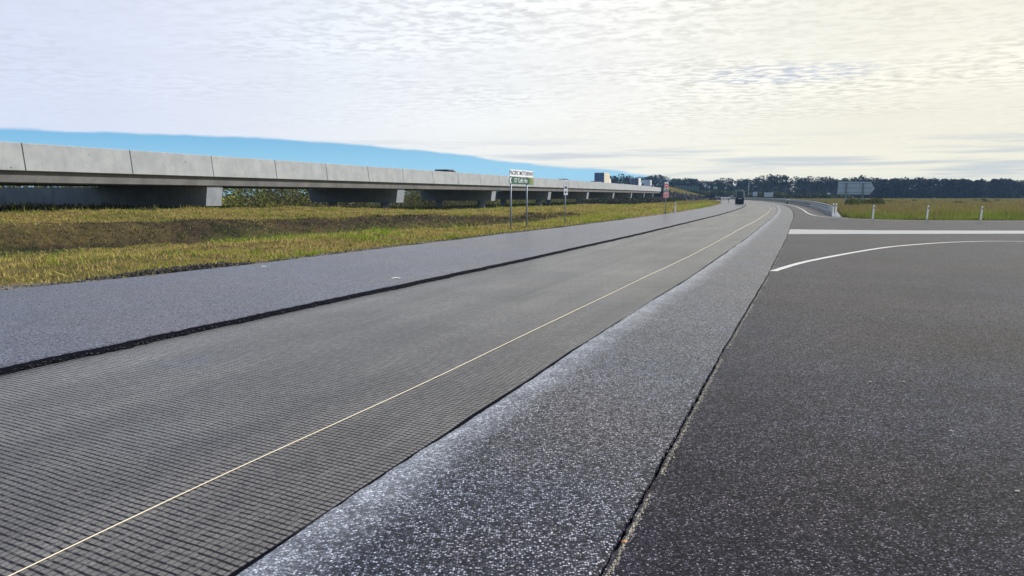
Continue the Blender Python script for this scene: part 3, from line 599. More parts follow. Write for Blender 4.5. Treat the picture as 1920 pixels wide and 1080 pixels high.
for i, (pxx, hh) in enumerate(spots):
    c = copy_tree(protos[i % 5]); TREES.append((pxx, c)); Zd = 455 + 40 * RNG.uniform(); c.location = at(pxx, Zd); sc_ = hh / 11.5 * RNG.uniform(1.0, 1.12) * (1.25 if pxx < 1260 else 1.08 if pxx < 1380 else .99); c.scale = (sc_ * RNG.uniform(.9, 1.25), sc_, sc_); c.rotation_euler.z = RNG.uniform(0, 6.28)
ORD = 'first second third fourth fifth sixth seventh eighth ninth tenth eleventh twelfth'.split()
def zone(p): return 'above the viaduct traffic' if p < 1255 else 'above the embankment' if p < 1310 else 'between the embankment and the roller' if p < 1380 else 'between the roller and the tall thin tree' if p < 1487 else 'from the tall thin tree towards the large sign'
cnt = {}
for pxx, t_ in sorted(TREES, key=lambda a_: a_[0]):
    zn = zone(pxx); t_['label'] = ORD[cnt.get(zn, 0)] + ' dark gum tree from the left, ' + zn; cnt[zn] = cnt.get(zn, 0) + 1
make_tree(13.8, 6.5, 333, 'tallest thin gum tree standing above the skyline beyond the guard rail', at(1486, 470), 500)
# woodland mass behind: each crown its own lobes, trunks showing at the edge
VV, TT = [], []; TR = MB(); RW = np.random.default_rng(77)
for k in range(430):
    if k < 250: pxx = RW.uniform(1600, 2450); Zd = RW.uniform(392, 440) ; hh = RW.uniform(9.2, 11.2)
    elif k < 380: pxx = RW.uniform(1130, 1650); Zd = RW.uniform(490, 560); hh = RW.uniform(9.0, 12.0) if pxx > 1380 else RW.uniform(7.5, 10)
    else: pxx = RW.uniform(-1500, 1130); Zd = RW.uniform(600, 700); hh = RW.uniform(6, 8)
    x0, y0, _ = at(pxx, Zd); w_ = RW.uniform(7, 12); cent, rd = crown_parts(hh, w_, 1000 + k, .05); cent += np.array([x0, y0, 0]); front = Zd < 420
    V, T = leafcloud(cent, rd, 520 if k < 380 else 150, .55, GUM * RW.uniform(.7, 1.35, (len(cent), 1)) * (np.array([.85, .95, 1.2]) if k < 250 else 1), .4, rng=RW); VV.append(V); TT.append(T)
    # dense lower growth
    V, T = leafcloud(np.array([[x0, y0, 2.2]]), np.array([[w_ * .6, 3, 2.8]]), 120, .7, GUM * .9, .4, rng=RW); VV.append(V); TT.append(T)
tag(np_mesh('woodland', np.concatenate(VV), 4, 'foliage', np.concatenate(TT)), 'far blue-green wood forming one dark band behind the field', 'woodland', kind='stuff')
# thickets
def thicket(name, label, blobs, n, size, cols, kind='stuff', cat='scrub'):
    cent = np.array([b_[:3] for b_ in blobs]); rd = np.array([b_[3:6] for b_ in blobs]); r = np.random.default_rng(len(blobs) * 7 + n)
    col = np.array([cols[r.integers(len(cols))] for _ in blobs]) * r.uniform(.7, 1.3, (len(blobs), 1)); V, T = leafcloud(cent, rd, n, size, col, .45, rng=r); tag(np_mesh(name, V, 4, 'foliage', T), label, cat, kind=kind)
G1, G2, G3, G4 = (.035, .055, .02), (.07, .085, .028), (.10, .09, .05), (.045, .045, .04)
bl = []
for k in range(300):   # rough scrub behind the viaduct
    Zp = RW.uniform(44, 300) if k > 45 else RW.uniform(18, 62); p = bp(Zp, RW.uniform(20, 32) if k > 45 else RW.uniform(27, 34), 0); z0 = float(H(p.x, p.y)); hh = RW.uniform(1.2, 1.9) * (1.0 if Zp > 140 else 1.35); bl.append((p.x, p.y, z0 + hh * .6, RW.uniform(2, 4.5), RW.uniform(1, 2.5), hh))
for k in range(60):
    Zp = RW.uniform(62, 100); p = bp(Zp, RW.uniform(17, 24), 0); z0 = float(H(p.x, p.y)); hh = RW.uniform(.5, 1.1); bl.append((p.x, p.y, z0 + hh * .6, RW.uniform(1, 2.5), RW.uniform(1, 2), hh))
thicket('rough_scrub', 'weedy green and brown scrub growing beyond the viaduct piers', bl, 130000, .15, [(.13, .15, .04), (.16, .15, .06), G3, (.20, .21, .04), (.15, .13, .07)])
bl = []
for k in range(90):    # dark brush in front of the far piers
    Zp = RW.uniform(150, 268); p = bp(Zp, RW.uniform(-9, 1.5), 0); z0 = float(H(p.x, p.y)); hh = RW.uniform(.5, 1.15); bl.append((p.x, p.y, z0 + hh * .4, RW.uniform(1.5, 3), RW.uniform(1.5, 3), hh))
thicket('dark_brush', 'low purplish brush along the feet of the far viaduct piers', bl, 16000, .22, [G4, (.055, .05, .05), G1])
bl = []
for k in range(170):   # bushes at the foot of the far wood
    pxx = RW.uniform(1275, 1580); Zd = RW.uniform(400, 440) if pxx < 1420 else RW.uniform(330, 400); top = np.interp(pxx, [1275, 1330, 1400, 1480, 1560, 1600], [4.2, 4.2, 3.6, 2.6, 2.0, 1.4]) * RW.uniform(.6, 1.1)
    x0, y0, _ = at(pxx, Zd); bl.append((x0, y0, top * .45, RW.uniform(2, 5), RW.uniform(2, 4), top * .55))
thicket('roadside_bushes', 'dense green bushes beyond the bend below the far trees', bl, 60000, .5, [G1, G1, G2, (.09, .10, .03), (.03, .045, .03)])
bl = []
for k in range(26):    # weeds around the big sign
    pxx = RW.uniform(1585, 1650) if k < 18 else RW.uniform(1640, 1900); Zd = RW.uniform(98, 112) if k < 18 else RW.uniform(120, 200); x0, y0, _ = at(pxx, Zd); hh = RW.uniform(.4, .85) if k < 18 else RW.uniform(.3, .5); bl.append((x0, y0, hh * .7, RW.uniform(.5, 1.3), RW.uniform(.5, 1.2), hh))
thicket('field_weeds', 'taller green weeds in the field grass beneath the large sign', bl, 9000, .10, [G2, (.12, .13, .035), (.09, .11, .03)])
# dark crumbs and spoil along the left edge, cream chips along the joint
def crumbs(name, label, cat, pts, r, mat):
    n = len(pts); th = RNG.uniform(0, 6.28, (n, 1)); k = np.array([0, 2.09, 4.19]); b0 = [pts + np.stack([np.cos(th[:, 0] + a_) * r * RNG.uniform(.6, 1.2, n), np.sin(th[:, 0] + a_) * r * RNG.uniform(.6, 1.2, n), np.zeros(n)], 1) for a_ in k]
    top = pts + np.stack([RNG.normal(0, .2, n) * r, RNG.normal(0, .2, n) * r, r * RNG.uniform(.5, 1.1, n)], 1)
    V = np.stack([b0[0], b0[1], top, b0[1], b0[2], top, b0[2], b0[0], top], 1).reshape(-1, 3); tag(np_mesh(name, V, 3, mat), label, cat, kind='stuff')
n = 4200; s = 2.2 + 22 * RNG.uniform(0, 1, n) ** 1.5; o = oD(s) + .018 + np.abs(RNG.normal(0, .012, n)) + .5 * jD(s); x, y = xy(s, o)
dens = (vn(s, .35, 60) > -.5); crumbs('joint_chips', 'thin line of cream stone chips along the joint beside the new shoulder', 'stone chips', np.stack([x, y, np.full(n, ZT - .004)], 1)[dens], (RNG.uniform(.003, .009, n))[dens], 'chip_cream')
n = 1800; s = 2.2 + 20 * RNG.uniform(0, 1, n) ** 1.4; o = oD(s) + RNG.normal(0, .012, n) + .006; x, y = xy(s, o)
crumbs('joint_crumbs', 'black asphalt crumbs lying in the open joint beside the new shoulder', 'asphalt crumbs', np.stack([x, y, np.full(n, .015)], 1), RNG.uniform(.004, .012, n), 'chip_dark')
n = 14000; s = 6 + 45 * RNG.uniform(0, 1, n); heap = np.interp(s, [6, 8, 9, 10.6, 11.6, 13.6, 14.6, 60], [.8, .8, .1, .3, 1, 1, .12, .05]); k = RNG.uniform(size=n) < heap + .08; s = s[k]; n = len(s)
o = oA(s) - .25 - np.abs(RNG.normal(0, .28, n)); x, y = xy(s, o); hp = np.interp(s, [6, 8, 9, 10.6, 11.6, 13.6, 14.6, 60], [.1, .1, .0, .02, .12, .12, 0, 0]) * np.exp(-((o - oA(s) + .4) / .3) ** 2)
crumbs('asphalt_spoil', 'black broken asphalt spoil dumped along the grass edge of the lane', 'spoil', np.stack([x, y, .0 + hp * RNG.uniform(0, 1, n)], 1), RNG.uniform(.015, .045, n), 'chip_dark')
n = 2500; s = 3 + 50 * RNG.uniform(0, 1, n) ** 1.3; o = oB(s) + .03 + RNG.normal(0, .02, n) + jB(s); x, y = xy(s, o)
crumbs('edge_crumbs', 'black crumbs along the cut edge of the lane beside the grid mat', 'asphalt crumbs', np.stack([x, y, .008 + .03 * RNG.uniform(0, 1, n)], 1), RNG.uniform(.005, .014, n), 'chip_dark')

# small litter
mb = MB(); x, y = xy(12.5, -7.18); mb.v = [(x - .08, y - .02, ZT + .016), (x + .01, y - .03, ZT + .03), (x + .09, y + .01, ZT + .017), (x + .07, y + .06, ZT + .022), (x - .03, y + .05, ZT + .035), (x - .09, y + .03, ZT + .02)]; mb.f = [(0, 1, 4, 5), (1, 2, 3, 4)]
tag(mb.build('paper_scrap', 'paint_white'), 'crumpled white scrap lying on the fresh lane near its cut edge', 'litter')
mb = MB(); x, y = xy(13.6, -11.2); mb.v = [(x - .06, y, ZT + .012), (x + .06, y - .01, ZT + .014), (x + .07, y + .03, ZT + .02), (x - .05, y + .04, ZT + .02)]; mb.f = [(0, 1, 2, 3)]
tag(mb.build('paper_scrap', 'paint_white'), 'flat white scrap on the fresh lane by the grass edge', 'litter')
mb = MB(); x, y = .52, 3.29; mb.v = [(x - .012, y, ZT + .004), (x, y - .009, ZT + .009), (x + .014, y + .002, ZT + .005), (x + .003, y + .012, ZT + .012), (x - .01, y + .01, ZT + .006)]; mb.f = [(0, 1, 3, 4), (1, 2, 3)]
tag(mb.build('fallen_leaf', 'leaf_dead'), 'small orange leaf lying at the joint in the foreground', 'leaf')
for k, (sx_, sy_, lab) in enumerate([(3.09, 6.3, 'pale stone chip on the side road, left one of a close pair'), (3.38, 6.3, 'pale stone chip on the side road, right one of a close pair'), (3.0, 4.95, 'pale stone chip alone between the pair and the frame edge'), (2.75, 3.9, 'pale stone chip nearest the right edge of the frame')]):
    mb = MB(); pts = [(math.cos(a_) * .016 * (1 + .3 * math.sin(3 * a_ + k)), math.sin(a_) * .009, 0) for a_ in [i * 1.047 for i in range(6)]]
    mb.loft([[(sx_ + p[0], sy_ + p[1], ZT - .003) for p in pts], [(sx_ + p[0] * .7, sy_ + p[1] * .7, ZT + .004) for p in pts]]); tag(mb.build('stone_chip', 'chip_cream'), lab, 'stone')

# ------------------------------------------------------------------ signs and posts
# green direction sign, panel parallel to the road; local x along the panel, -y faces the viewer side
P0 = Vector((-.12, 37.6)); P1 = Vector((1.14, 40.9)); ang = math.atan2(P1.y - P0.y, P1.x - P0.x); Lp = (P1 - P0).length
z0g = float(H(P0.x, P0.y))
sg = thing('direction_sign', 'green arrow direction sign with white plate above on two posts in the verge', 'road sign', (P0.x, P0.y, 0), ang)
zt0 = 1.65 + (366 - 318.3) / 1400 * 37.8
for pxl in (.30, Lp - .85):
    mb = MB(); mb.tube((pxl, .05, -.7), (pxl, .05, zt0 - .06), .042, n=12); mb.build('post', 'galvanised', sg, True)
mb = MB(); mb.box(0, Lp, -.012, .0, zt0 - .34, zt0 + .0); wp = mb.build('name_plate', 'sign_white', sg)
text_mesh('PACIFIC MOTORWAY', .30, 'black_paint', wp, (Lp / 2, -.016, zt0 - .17), bold=.002, xscale=1.22).data.transform(Matrix.Identity(4))
mb = MB(); zg0, zg1 = zt0 - .73, zt0 - .365; zm = (zg0 + zg1) / 2
gp = MB(); pr = [(-.12, zm), (.06, zg1), (Lp, zg1), (Lp, zg0), (.06, zg0)]; gp.loft([[(a_, -.012, b_) for a_, b_ in pr], [(a_, 0.002, b_) for a_, b_ in pr]]); gpo = gp.build('arrow_panel', 'sign_green', sg)
ar = MB(); ar.loft([[(-.06, y_, zm), (.11, y_, zg1 - .03), (.24, y_, zg1 - .03), (.10, y_, zm), (.24, y_, zg0 + .03), (.11, y_, zg0 + .03)] for y_ in (-.017, -.012)]); ar.build('arrow', 'sign_white', gpo)
text_mesh('127 Coffs Hbr', .30, 'sign_white', gpo, (1.56, -.016, zm), bold=.001, xscale=1.2)
rb = MB(); rb.box(Lp - .58, Lp - .06, -.018, -.012, zg0 + .035, zg1 - .035); rbo = rb.build('route_badge', 'yellow_paint', gpo)
rb = MB(); rb.box(Lp - .55, Lp - .09, -.0195, -.0182, zg0 + .06, zg1 - .06); rb.build('badge_field', 'sign_green', gpo)
text_mesh('A1', .24, 'yellow_paint', gpo, (Lp - .32, -.024, zm), bold=.006)
# narrow white arrow sign
x0, y0, _ = at(1060, 44.0); sg = thing('arrow_sign', 'narrow white sign with black arrow on a single thin post in the verge', 'road sign', (x0, y0, 0), R(42))
mb = MB(); mb.tube((0, .04, -.6), (0, .04, 2.52), .033, n=10); mb.build('post', 'galvanised', sg, True)
mb = MB(); mb.box(-.17, .17, -.012, .0, 1.66, 2.52, .02); pn = mb.build('panel', 'sign_white', sg)
am = MB(); am.loft([[(-.11, y_, 1.83), (-.01, y_, 1.92), (-.01, y_, 1.86), (.11, y_, 1.86), (.11, y_, 1.80), (-.01, y_, 1.80), (-.01, y_, 1.74)] for y_ in (-.018, -.012)]); am.build('arrow', 'black_paint', pn)
am = MB(); am.box(-.10, -.02, -.018, -.012, 2.02, 2.17); am.box(.01, .05, -.018, -.012, 2.05, 2.17); am.box(.05, .09, -.018, -.012, 2.0, 2.12); am.build('pictogram', 'black_paint', pn)
am = MB(); am.box(-.05, .06, -.018, -.012, 2.26, 2.29); am.box(-.05, .06, -.018, -.012, 2.33, 2.36); am.box(-.05, .06, -.018, -.012, 2.40, 2.43); am.build('small_print', 'galvanised', pn)
# red no entry / wrong way sign
x0, y0, _ = at(1247, 67.5); sg = thing('no_entry_sign', 'red no entry disc over a red rectangular plate on one post near the viaduct end', 'road sign', (x0, y0, 0), R(36)); k_ = 67.5 / 1400.
zz = lambda yp: 1.65 + (366 - yp) * k_
mb = MB(); mb.tube((0, .04, -.6), (0, .04, zz(343)), .035, n=10); mb.build('post', 'galvanised', sg, True)
mb = MB(); mb.box(-5.2 * k_, 5.4 * k_, -.012, 0, zz(360.6), zz(342), .02); pn = mb.build('upper_plate', 'sign_white', sg)
cz = zz(348.5); rd_ = 4.4 * k_; mb = MB(); mb.loft([[(math.cos(i * .314) * rd_, y_, cz + math.sin(i * .314) * rd_) for i in range(20)] for y_ in (-.018, -.012)]); ds = mb.build('disc', 'sign_red', pn)
mb = MB(); mb.box(-3.2 * k_, 3.2 * k_, -.022, -.018, cz - .9 * k_, cz + .9 * k_); mb.build('bar', 'sign_white', ds)
text_mesh('NO', .16, 'black_paint', pn, (0, -.016, zz(355.3)), bold=.006); text_mesh('ENTRY', .16, 'black_paint', pn, (0, -.016, zz(358.6)), bold=.006)
mb = MB(); mb.box(-8 * k_, 7 * k_, -.012, 0, zz(370.8), zz(361.2), .02); pn = mb.build('lower_plate', 'sign_red', sg)
mb = MB()
for a_, b_, c_, d_ in ((-7.7, 6.7, 361.6, 362.0), (-7.7, 6.7, 370.0, 370.4), (-7.7, -7.3, 362.02, 369.98), (6.3, 6.7, 362.02, 369.98)): mb.box(a_ * k_, b_ * k_, -.017, -.012, zz(d_), zz(c_))
mb.build('border', 'sign_white', pn)
text_mesh('WRONG WAY', .155, 'sign_white', pn, (-.02, -.016, zz(364.2)), bold=.003, xscale=.58); text_mesh('GO BACK', .155, 'sign_white', pn, (-.02, -.016, zz(368.0)), bold=.005, xscale=.75)
# large arrow-ended sign seen from behind
Zs = 106.0; k_ = Zs / 1400.; x0, y0, _ = at(1600, Zs); sg = thing('large_sign', 'large pale blue-grey back of an arrow-ended direction sign on two posts in the field', 'road sign', (x0, y0, 0), R(0))
zz = lambda yp: 1.65 + (366 - yp) * k_; xx = lambda xp: (xp - 1600) * k_
prf = [(xx(1565.5), zz(364)), (xx(1625), zz(365)), (xx(1634), zz(354)), (xx(1627), zz(341.5)), (xx(1567), zz(341)), (xx(1566), zz(344))]
mb = MB(); mb.loft([[(a_, y_, b_) for a_, b_ in prf] for y_ in (0, .03)]); pn = mb.build('panel', 'sign_blue_grey', sg)
for zr in (344.5, 352.5, 361): mb = MB(); mb.box(xx(1567.5), xx(1630 if zr == 352.5 else 1626), -.05, -.003, zz(zr) - .045, zz(zr) + .045); mb.build('rail', 'machine_pale', sg)
for xp in (1581, 1612): mb = MB(); mb.box(xx(xp) - .08, xx(xp) + .08, -.17, -.053, -.4, zz(343)); mb.build('post', 'galvanised', sg)
# small signs far beyond the bend
def back_sign(px0, px1, y0_, y1_, Zd, lab, mat='sign_blue_grey', posts=2):
    k = Zd / 1400.; x0, yy, _ = at((px0 + px1) / 2, Zd); t = thing('small_sign', lab, 'road sign', (x0, yy, 0)); hw = (px1 - px0) / 2 * k; za, zb_ = 1.65 + (366 - y1_) * k, 1.65 + (366 - y0_) * k
    mb = MB(); mb.box(-hw, hw, 0, .03, za, zb_, .012); mb.build('panel', mat, t)
    for sgn in ((-1, 1) if posts == 2 else (0,)): mb = MB(); mb.tube((sgn * hw * .6, .08, -.5), (sgn * hw * .6, .08, zb_ - .1), .035, n=8); mb.build('post', 'galvanised', t, True)
back_sign(1408, 1416.5, 360, 368, 235, 'small square pale sign backed by bushes just right of the roller')
back_sign(1429, 1446, 361, 369, 225, 'wide pale sign backed by bushes beyond the bend')
back_sign(1325.2, 1328.2, 348.8, 352.4, 380, 'tiny white sign above the bushes right of the embankment', 'sign_white', 1)
back_sign(1334.5, 1342, 350, 354.5, 385, 'pale green sign panel above the bushes, larger of two', 'machine_pale')
back_sign(1355, 1359, 350.8, 354.2, 385, 'pale green sign panel above the bushes, smaller of two', 'machine_pale', 1)
back_sign(1546.5, 1552, 361.5, 364.5, 260, 'tiny pale sign in front of the dark trees left of the large sign', 'sign_blue_grey', 1)
# noise barrier on far overpass
x0, y0, _ = at(1284, 400); br = thing('barrier_fence', 'long pale green panelled barrier on the far overpass beyond the embankment', 'barrier', (x0, y0, 0)); k = 400 / 1400.
for i in range(8):
    mb = MB(); mb.box((-22 + i * 5.6) * k, (-22 + i * 5.6 + 5.4) * k, 0, .1, 3.4, 6.9 - i * .05); mb.build('barrier_panel', 'barrier_green', br)
for i in range(9): mb = MB(); mb.box((-22.1 + i * 5.6) * k - .08, (-22.1 + i * 5.6) * k + .05, -.15, -.003, -.3, 7.0 - i * .05); mb.build('barrier_post', 'galvanised', br)
# street light
x0, y0, _ = at(1400, 400); lp = thing('street_lamp', 'pale street lamp pole rising among the far trees above the small square sign', 'street lamp', (x0, y0, 0))
mb = MB(); mb.tube((0, 0, -.3), (0, 0, 8.6), .10, .07, 8); mb.tube((0, 0, 8.5), (1.5, 0, 9.4), .09, .07, 8); mb.build('pole', 'post_white', lp, True)
mb = MB(); mb.box(1.4, 2.9, -.25, .25, 9.3, 9.75, .08); mb.build('lamp_head', 'paint_white', lp)
# guide posts
def guide_post(loc, h, label, lean=.0, leany=0.0, wd=.07, group='white guide posts', refl=True):
    t = thing('guide_post', label, 'guide post', loc, R(32), group, tilt=(leany, lean)); mb = MB()
    mb.loft([[(-wd, -.02, -.3), (wd, -.02, -.3), (wd * .9, .03, -.3), (-wd * .9, .03, -.3)], [(-wd, -.02, h - .06), (wd, -.02, h - .06), (wd * .9, .03, h - .06), (-wd * .9, .03, h - .06)], [(-wd * .6, -.015, h), (wd * .6, -.015, h), (wd * .5, .02, h), (-wd * .5, .02, h)]]); mb.build('post', 'post_white', t)
    if refl: mb = MB(); mb.box(-wd * .6, wd * .6, -.027, -.0205, h - .24, h - .12); mb.build('reflector', 'machine_dark', t)
    return t
guide_post((*at(1633.5, 50.6)[:2], 0), .99, 'white guide post in the field edge below the large sign', R(5))
guide_post((*at(1734.5, 49.4)[:2], 0), .99, 'white guide post between two others at the edge of the field grass', R(7))
guide_post((*at(1835.5, 48.2)[:2], 0), .97, 'white guide post farthest right along the field grass', R(6))
guide_post((*at(1264.5, 71.5)[:2], -.02), .98, 'white guide post in the left verge under the embankment', R(0))
guide_post((*at(1558.5, 57.0)[:2], 0), 1.05, 'white post at the guard rail end, left of a touching pair', R(4), wd=.075)
guide_post((*at(1563.5, 57.2)[:2], 0), 1.05, 'white post at the guard rail end, right of a touching pair', R(5), wd=.075)
x0, y0, _ = at(1544.3, 75.5); t = thing('marker_stake', 'short brown stake standing in the field grass behind the guard rail end', 'stake', (x0, y0, 0)); mb = MB(); mb.tube((0, 0, -.2), (0, 0, 1.15), .04, .04, 8); mb.build('stake', 'wood_bark', t); mb = MB(); mb.box(-.16, .16, -.06, -.042, .75, .92); mb.build('crosspiece', 'wood_bark', t)
# guard rail
gr = thing('guard_rail', 'long galvanised guard rail on posts along the outside of the bend', 'guard rail', (0, 0, 0))
GS = np.concatenate([[61.5, 63, 65, 67], np.arange(69, 391, 4.0)])
def gro(s): return 2.35 if s > 69 else 2.35 + (69 - s) * .04
def grz(s): return float(np.interp(s, [61.5, 63, 67, 69, 80], [-.28, .0, .62, .76, .76]))
wprof = [(0, -.16), (-.05, -.12), (-.07, -.08), (-.02, -.02), (-.02, .02), (-.07, .08), (-.05, .12), (0, .16), (.012, .16), (-.035, .12), (-.055, .08), (-.006, .02), (-.006, -.02), (-.055, -.08), (-.035, -.12), (.012, -.16)]
mb = MB(); rings = []
for s in GS:
    x, y = xy(s, gro(s)); zc_ = grz(s) - .05; rings.append([(float(x) + a_ * CA, float(y) - a_ * SA, zc_ + b_ * 1.15) for a_, b_ in wprof])
mb.loft(rings); mb.build('rail', 'rail_steel', gr)
mb = MB(); rings = []
for s in GS[3:]:
    x, y = xy(s, gro(s)); rings.append([(float(x) + a_ * CA, float(y) - a_ * SA, .24 + b_) for a_, b_ in ((-.03, -.07), (.01, -.07), (.01, .07), (-.03, .07))])
mb.loft(rings); mb.build('lower_rail', 'rail_steel', gr)
for s in GS[3:]:
    x, y = xy(s, gro(s) + .13); x, y = float(x), float(y); mb = MB(); mb.box(x - .07, x + .07, y - .06, y + .06, -.3, .82); po = mb.build('rail_post', 'post_white' if s < 110 else 'galvanised', gr)
x, y = map(float, xy(61.3, gro(61.3))); mb = MB(); mb.loft([[(x - .22, y - .3, -.05), (x + .22, y - .3, -.05), (x + .2, y + .5, -.05), (x - .2, y + .5, -.05)], [(x - .05, y + .1, .40), (x + .05, y + .1, .40), (x + .05, y + .3, .36), (x - .05, y + .3, .36)]]); mb.build('end_terminal', 'paint_white', gr)
# cone-like marker by the rail
def cone(name, lab, loc, h=.7, mat1='paint_white', mat2='rubber', group=None):
    t = thing(name, lab, 'traffic cone', loc, 0, group); mb = MB(); mb.tube((0, 0, .05), (0, 0, h), h * .22, h * .06, 12); mb.build('cone_body', mat1, t, True); mb = MB(); mb.box(-h * .3, h * .3, -h * .3, h * .3, 0, .05, .015); mb.build('base', mat2, t)
    return t
x, y = map(float, xy(150, 1.3)); cone('road_cone', 'single dark cone with white collar on the far shoulder below the guard rail', (x, y, ZT), .62, 'machine_dark')
mb = MB(); mb.tube((0, 0, .62), (0, 0, .86), .30, .25, 10); tt = [o for o in bpy.data.objects if o.name == 'road_cone'][0]; mb.build('collar', 'paint_white', tt)

# ------------------------------------------------------------------ vehicles
def wheel(parent, x, y, r, wd):
    mb = MB(); mb.tube((x - wd / 2, y, r), (x + wd / 2, y, r), r, n=18); wv = mb.build('wheel', 'rubber', parent, False)
    sgn = 1 if x > 0 else -1; m2 = MB(); m2.tube((x + sgn * wd / 2, y, r), (x + sgn * (wd / 2 + .012), y, r), r * .58, n=14); m2.build('rim', 'steel', wv); return wv
def extr(mb, prof, hw, top=None, zb=0, zt=1):
    """side profile (y,z) swept across; narrows towards zt by 'top'"""
    f = (lambda z: hw) if top is None else (lambda z: hw - (hw - top) * min(1, max(0, (z - zb) / (zt - zb))))
    mb.loft([[(-f(z) * 1.0, y * 1.0, z) for y, z in prof], [(-f(z) + .05, y, z) for y, z in prof], [(f(z) - .05, y, z) for y, z in prof], [(f(z), y, z) for y, z in prof]])
def car(name, lab, loc, rz, paint, L=4.7, W=1.85, Hh=1.7, kind='suv', roof=None, cat='car', group=None):
    t = thing(name, lab, cat, loc, rz, group); h = L / 2; hw = W / 2; bz = Hh * .56
    lower = [(-h, .42), (-h + .05, bz - .12), (-h + .15, bz), (h * .38, bz), (h - .35, bz - .10), (h - .03, bz - .32), (h, .40), (h - .15, .26), (-h + .2, .26)]
    mb = MB(); extr(mb, lower, hw); mb.build('body', paint, t)
    if kind == 'ute': cab = [(-h * .12, bz + .003), (-h * .08, Hh - .10), (h * .12, Hh - .06), (h * .44, bz + .003)]
    elif kind == 'sedan': cab = [(-h * .78, bz + .003), (-h * .42, Hh - .09), (h * .10, Hh - .06), (h * .46, bz + .003)]
    else: cab = [(-h + .18, bz + .003), (-h * .82, Hh - .09), (h * .14, Hh - .06), (h * .46, bz + .003)]
    mb = MB(); extr(mb, cab, hw - .07, hw - .27, bz, Hh); mb.build('window', 'glass_dark', t)
    y0_, y1_ = cab[1][0] - .04, cab[2][0] + .06; mb = MB(); mb.box(-hw + .24, hw - .24, y0_, y1_, Hh - .075, Hh, .04); mb.build('roof', roof or paint, t)
    for sx_ in (-1, 1):
        mb = MB()
        for ya in (cab[0][0] + .1, (cab[0][0] + cab[3][0]) / 2):
            mb.tube((sx_ * (hw - .07), ya, bz), (sx_ * (hw - .26), ya + (.25 if ya < 0 else 0), Hh - .04), .035, n=6)
        mb.build('pillar', paint, t)
    if kind == 'ute': mb = MB(); mb.box(-hw + .05, hw - .05, -h + .08, -h * .16, bz + .003, Hh + .04, .06); mb.build('canopy', 'machine_dark', t)
    for sx_ in (-1, 1):
        for yy in (-h * .62, h * .62): wheel(t, sx_ * (hw - .10), yy, .35, .22)
        mb = MB(); mb.box(sx_ * hw * .82 - .12, sx_ * hw * .82 + .12, -h - .02, -h + .0, bz - .42, bz - .16); mb.build('tail_light', 'reflector_red', t)
        mb = MB(); mb.box(sx_ * hw * .75 - .16, sx_ * hw * .75 + .16, h - .1, h + .02, bz - .42, bz - .26); mb.build('headlight', 'paint_white', t)
    mb = MB(); mb.box(-.19, .19, -h - .02, -h + .0, .55, .66); mb.build('number_plate', 'sign_white', t)
    return t
def truck(name, lab, loc, rz, boxm, endm, L=8.5, W=2.45, Hh=3.9):
    t = thing(name, lab, 'truck', loc, rz); h = L / 2; hw = W / 2
    mb = MB(); mb.box(-hw, hw, -h, h - 2.3, 1.05, Hh, .05); mb.build('cargo_box', boxm, t)
    mb = MB()
    for xa, xb in ((-hw + .08, -.02), (.02, hw - .08)): mb.box(xa, xb, -h - .035, -h - .003, 1.15, Hh - .12)
    mb.build('rear_door', endm, t)
    mb = MB(); mb.box(-hw + .2, hw - .2, -h + .1, h, .62, 1.04); mb.build('chassis', 'machine_dark', t)
    mb = MB(); prof = [(h - 2.1, 1.045), (h - 2.1, 2.85), (h - .35, 2.8), (h - .05, 1.9), (h, 1.045)]; extr(mb, prof, hw - .05, hw - .15, 1, 2.9); mb.build('cab', 'paint_white', t)
    mb = MB(); mb.loft([[(-hw + .2, h - .03, 1.75), (hw - .2, h - .03, 1.75), (hw - .25, h - .28, 2.6), (-hw + .25, h - .28, 2.6)], [(-hw + .2, h + .02, 1.75), (hw - .2, h + .02, 1.75), (hw - .25, h - .23, 2.6), (-hw + .25, h - .23, 2.6)]]); mb.build('windscreen', 'glass_dark', t)
    for sx_ in (-1, 1):
        for yy in (-h + 1.2, -h + 2.3, h - 1.1): wheel(t, sx_ * (hw - .18), yy, .5, .3)
        mb = MB(); mb.box(sx_ * .95 - .15, sx_ * .95 + .15, -h - .03, -h + .08, .8, .95); mb.build('tail_light', 'reflector_red', t)
    return t
def bridge_place(pxx, wl):
    lo, hi = 30., 282.
    for _ in range(50):
        m_ = (lo + hi) / 2; p = bp(m_, wl, 0)
        if 960 + 1400 * p.x / p.y < pxx: lo = m_
        else: hi = m_
    d = bdir(m_); p = bp(m_, wl, 3.1); return (p.x, p.y, p.z), math.atan2(-d.x, d.y)
l_, r_ = bridge_place(844, 3.2); car('utility_car', 'white utility with black rear canopy on the viaduct, left of the green sign', l_, r_, 'paint_white', 5.2, 1.9, 1.74, 'ute', cat='pickup')
l_, r_ = bridge_place(1057.5, 3.2); car('dark_car', 'dark car roof showing over the viaduct parapet above the narrow arrow sign', l_, r_, 'paint_dark', 4.6, 1.85, 1.68)
l_, r_ = bridge_place(1129, 5.4); truck('box_truck', 'tall truck with cream side and shade-darkened blue rear on the viaduct, leftmost of three', l_, r_, 'paint_cream', 'rear_shade_blue', 9.5, 2.5, 4.1)
l_, r_ = bridge_place(1113.5, 3.4); car('dark_car', 'dark car just behind the cream sided truck on the viaduct', l_, r_, 'paint_dark', 4.6, 1.85, 1.7)
l_, r_ = bridge_place(1120, 3.4); car('white_car', 'white car beside the cream sided truck on the viaduct', l_, r_, 'paint_white', 4.5, 1.85, 1.62)
l_, r_ = bridge_place(1191, 5.0); truck('box_truck', 'truck with slate grey rear and white side on the viaduct, middle of three', l_, r_, 'paint_white', 'paint_slate', 8.5, 2.45, 4.0)
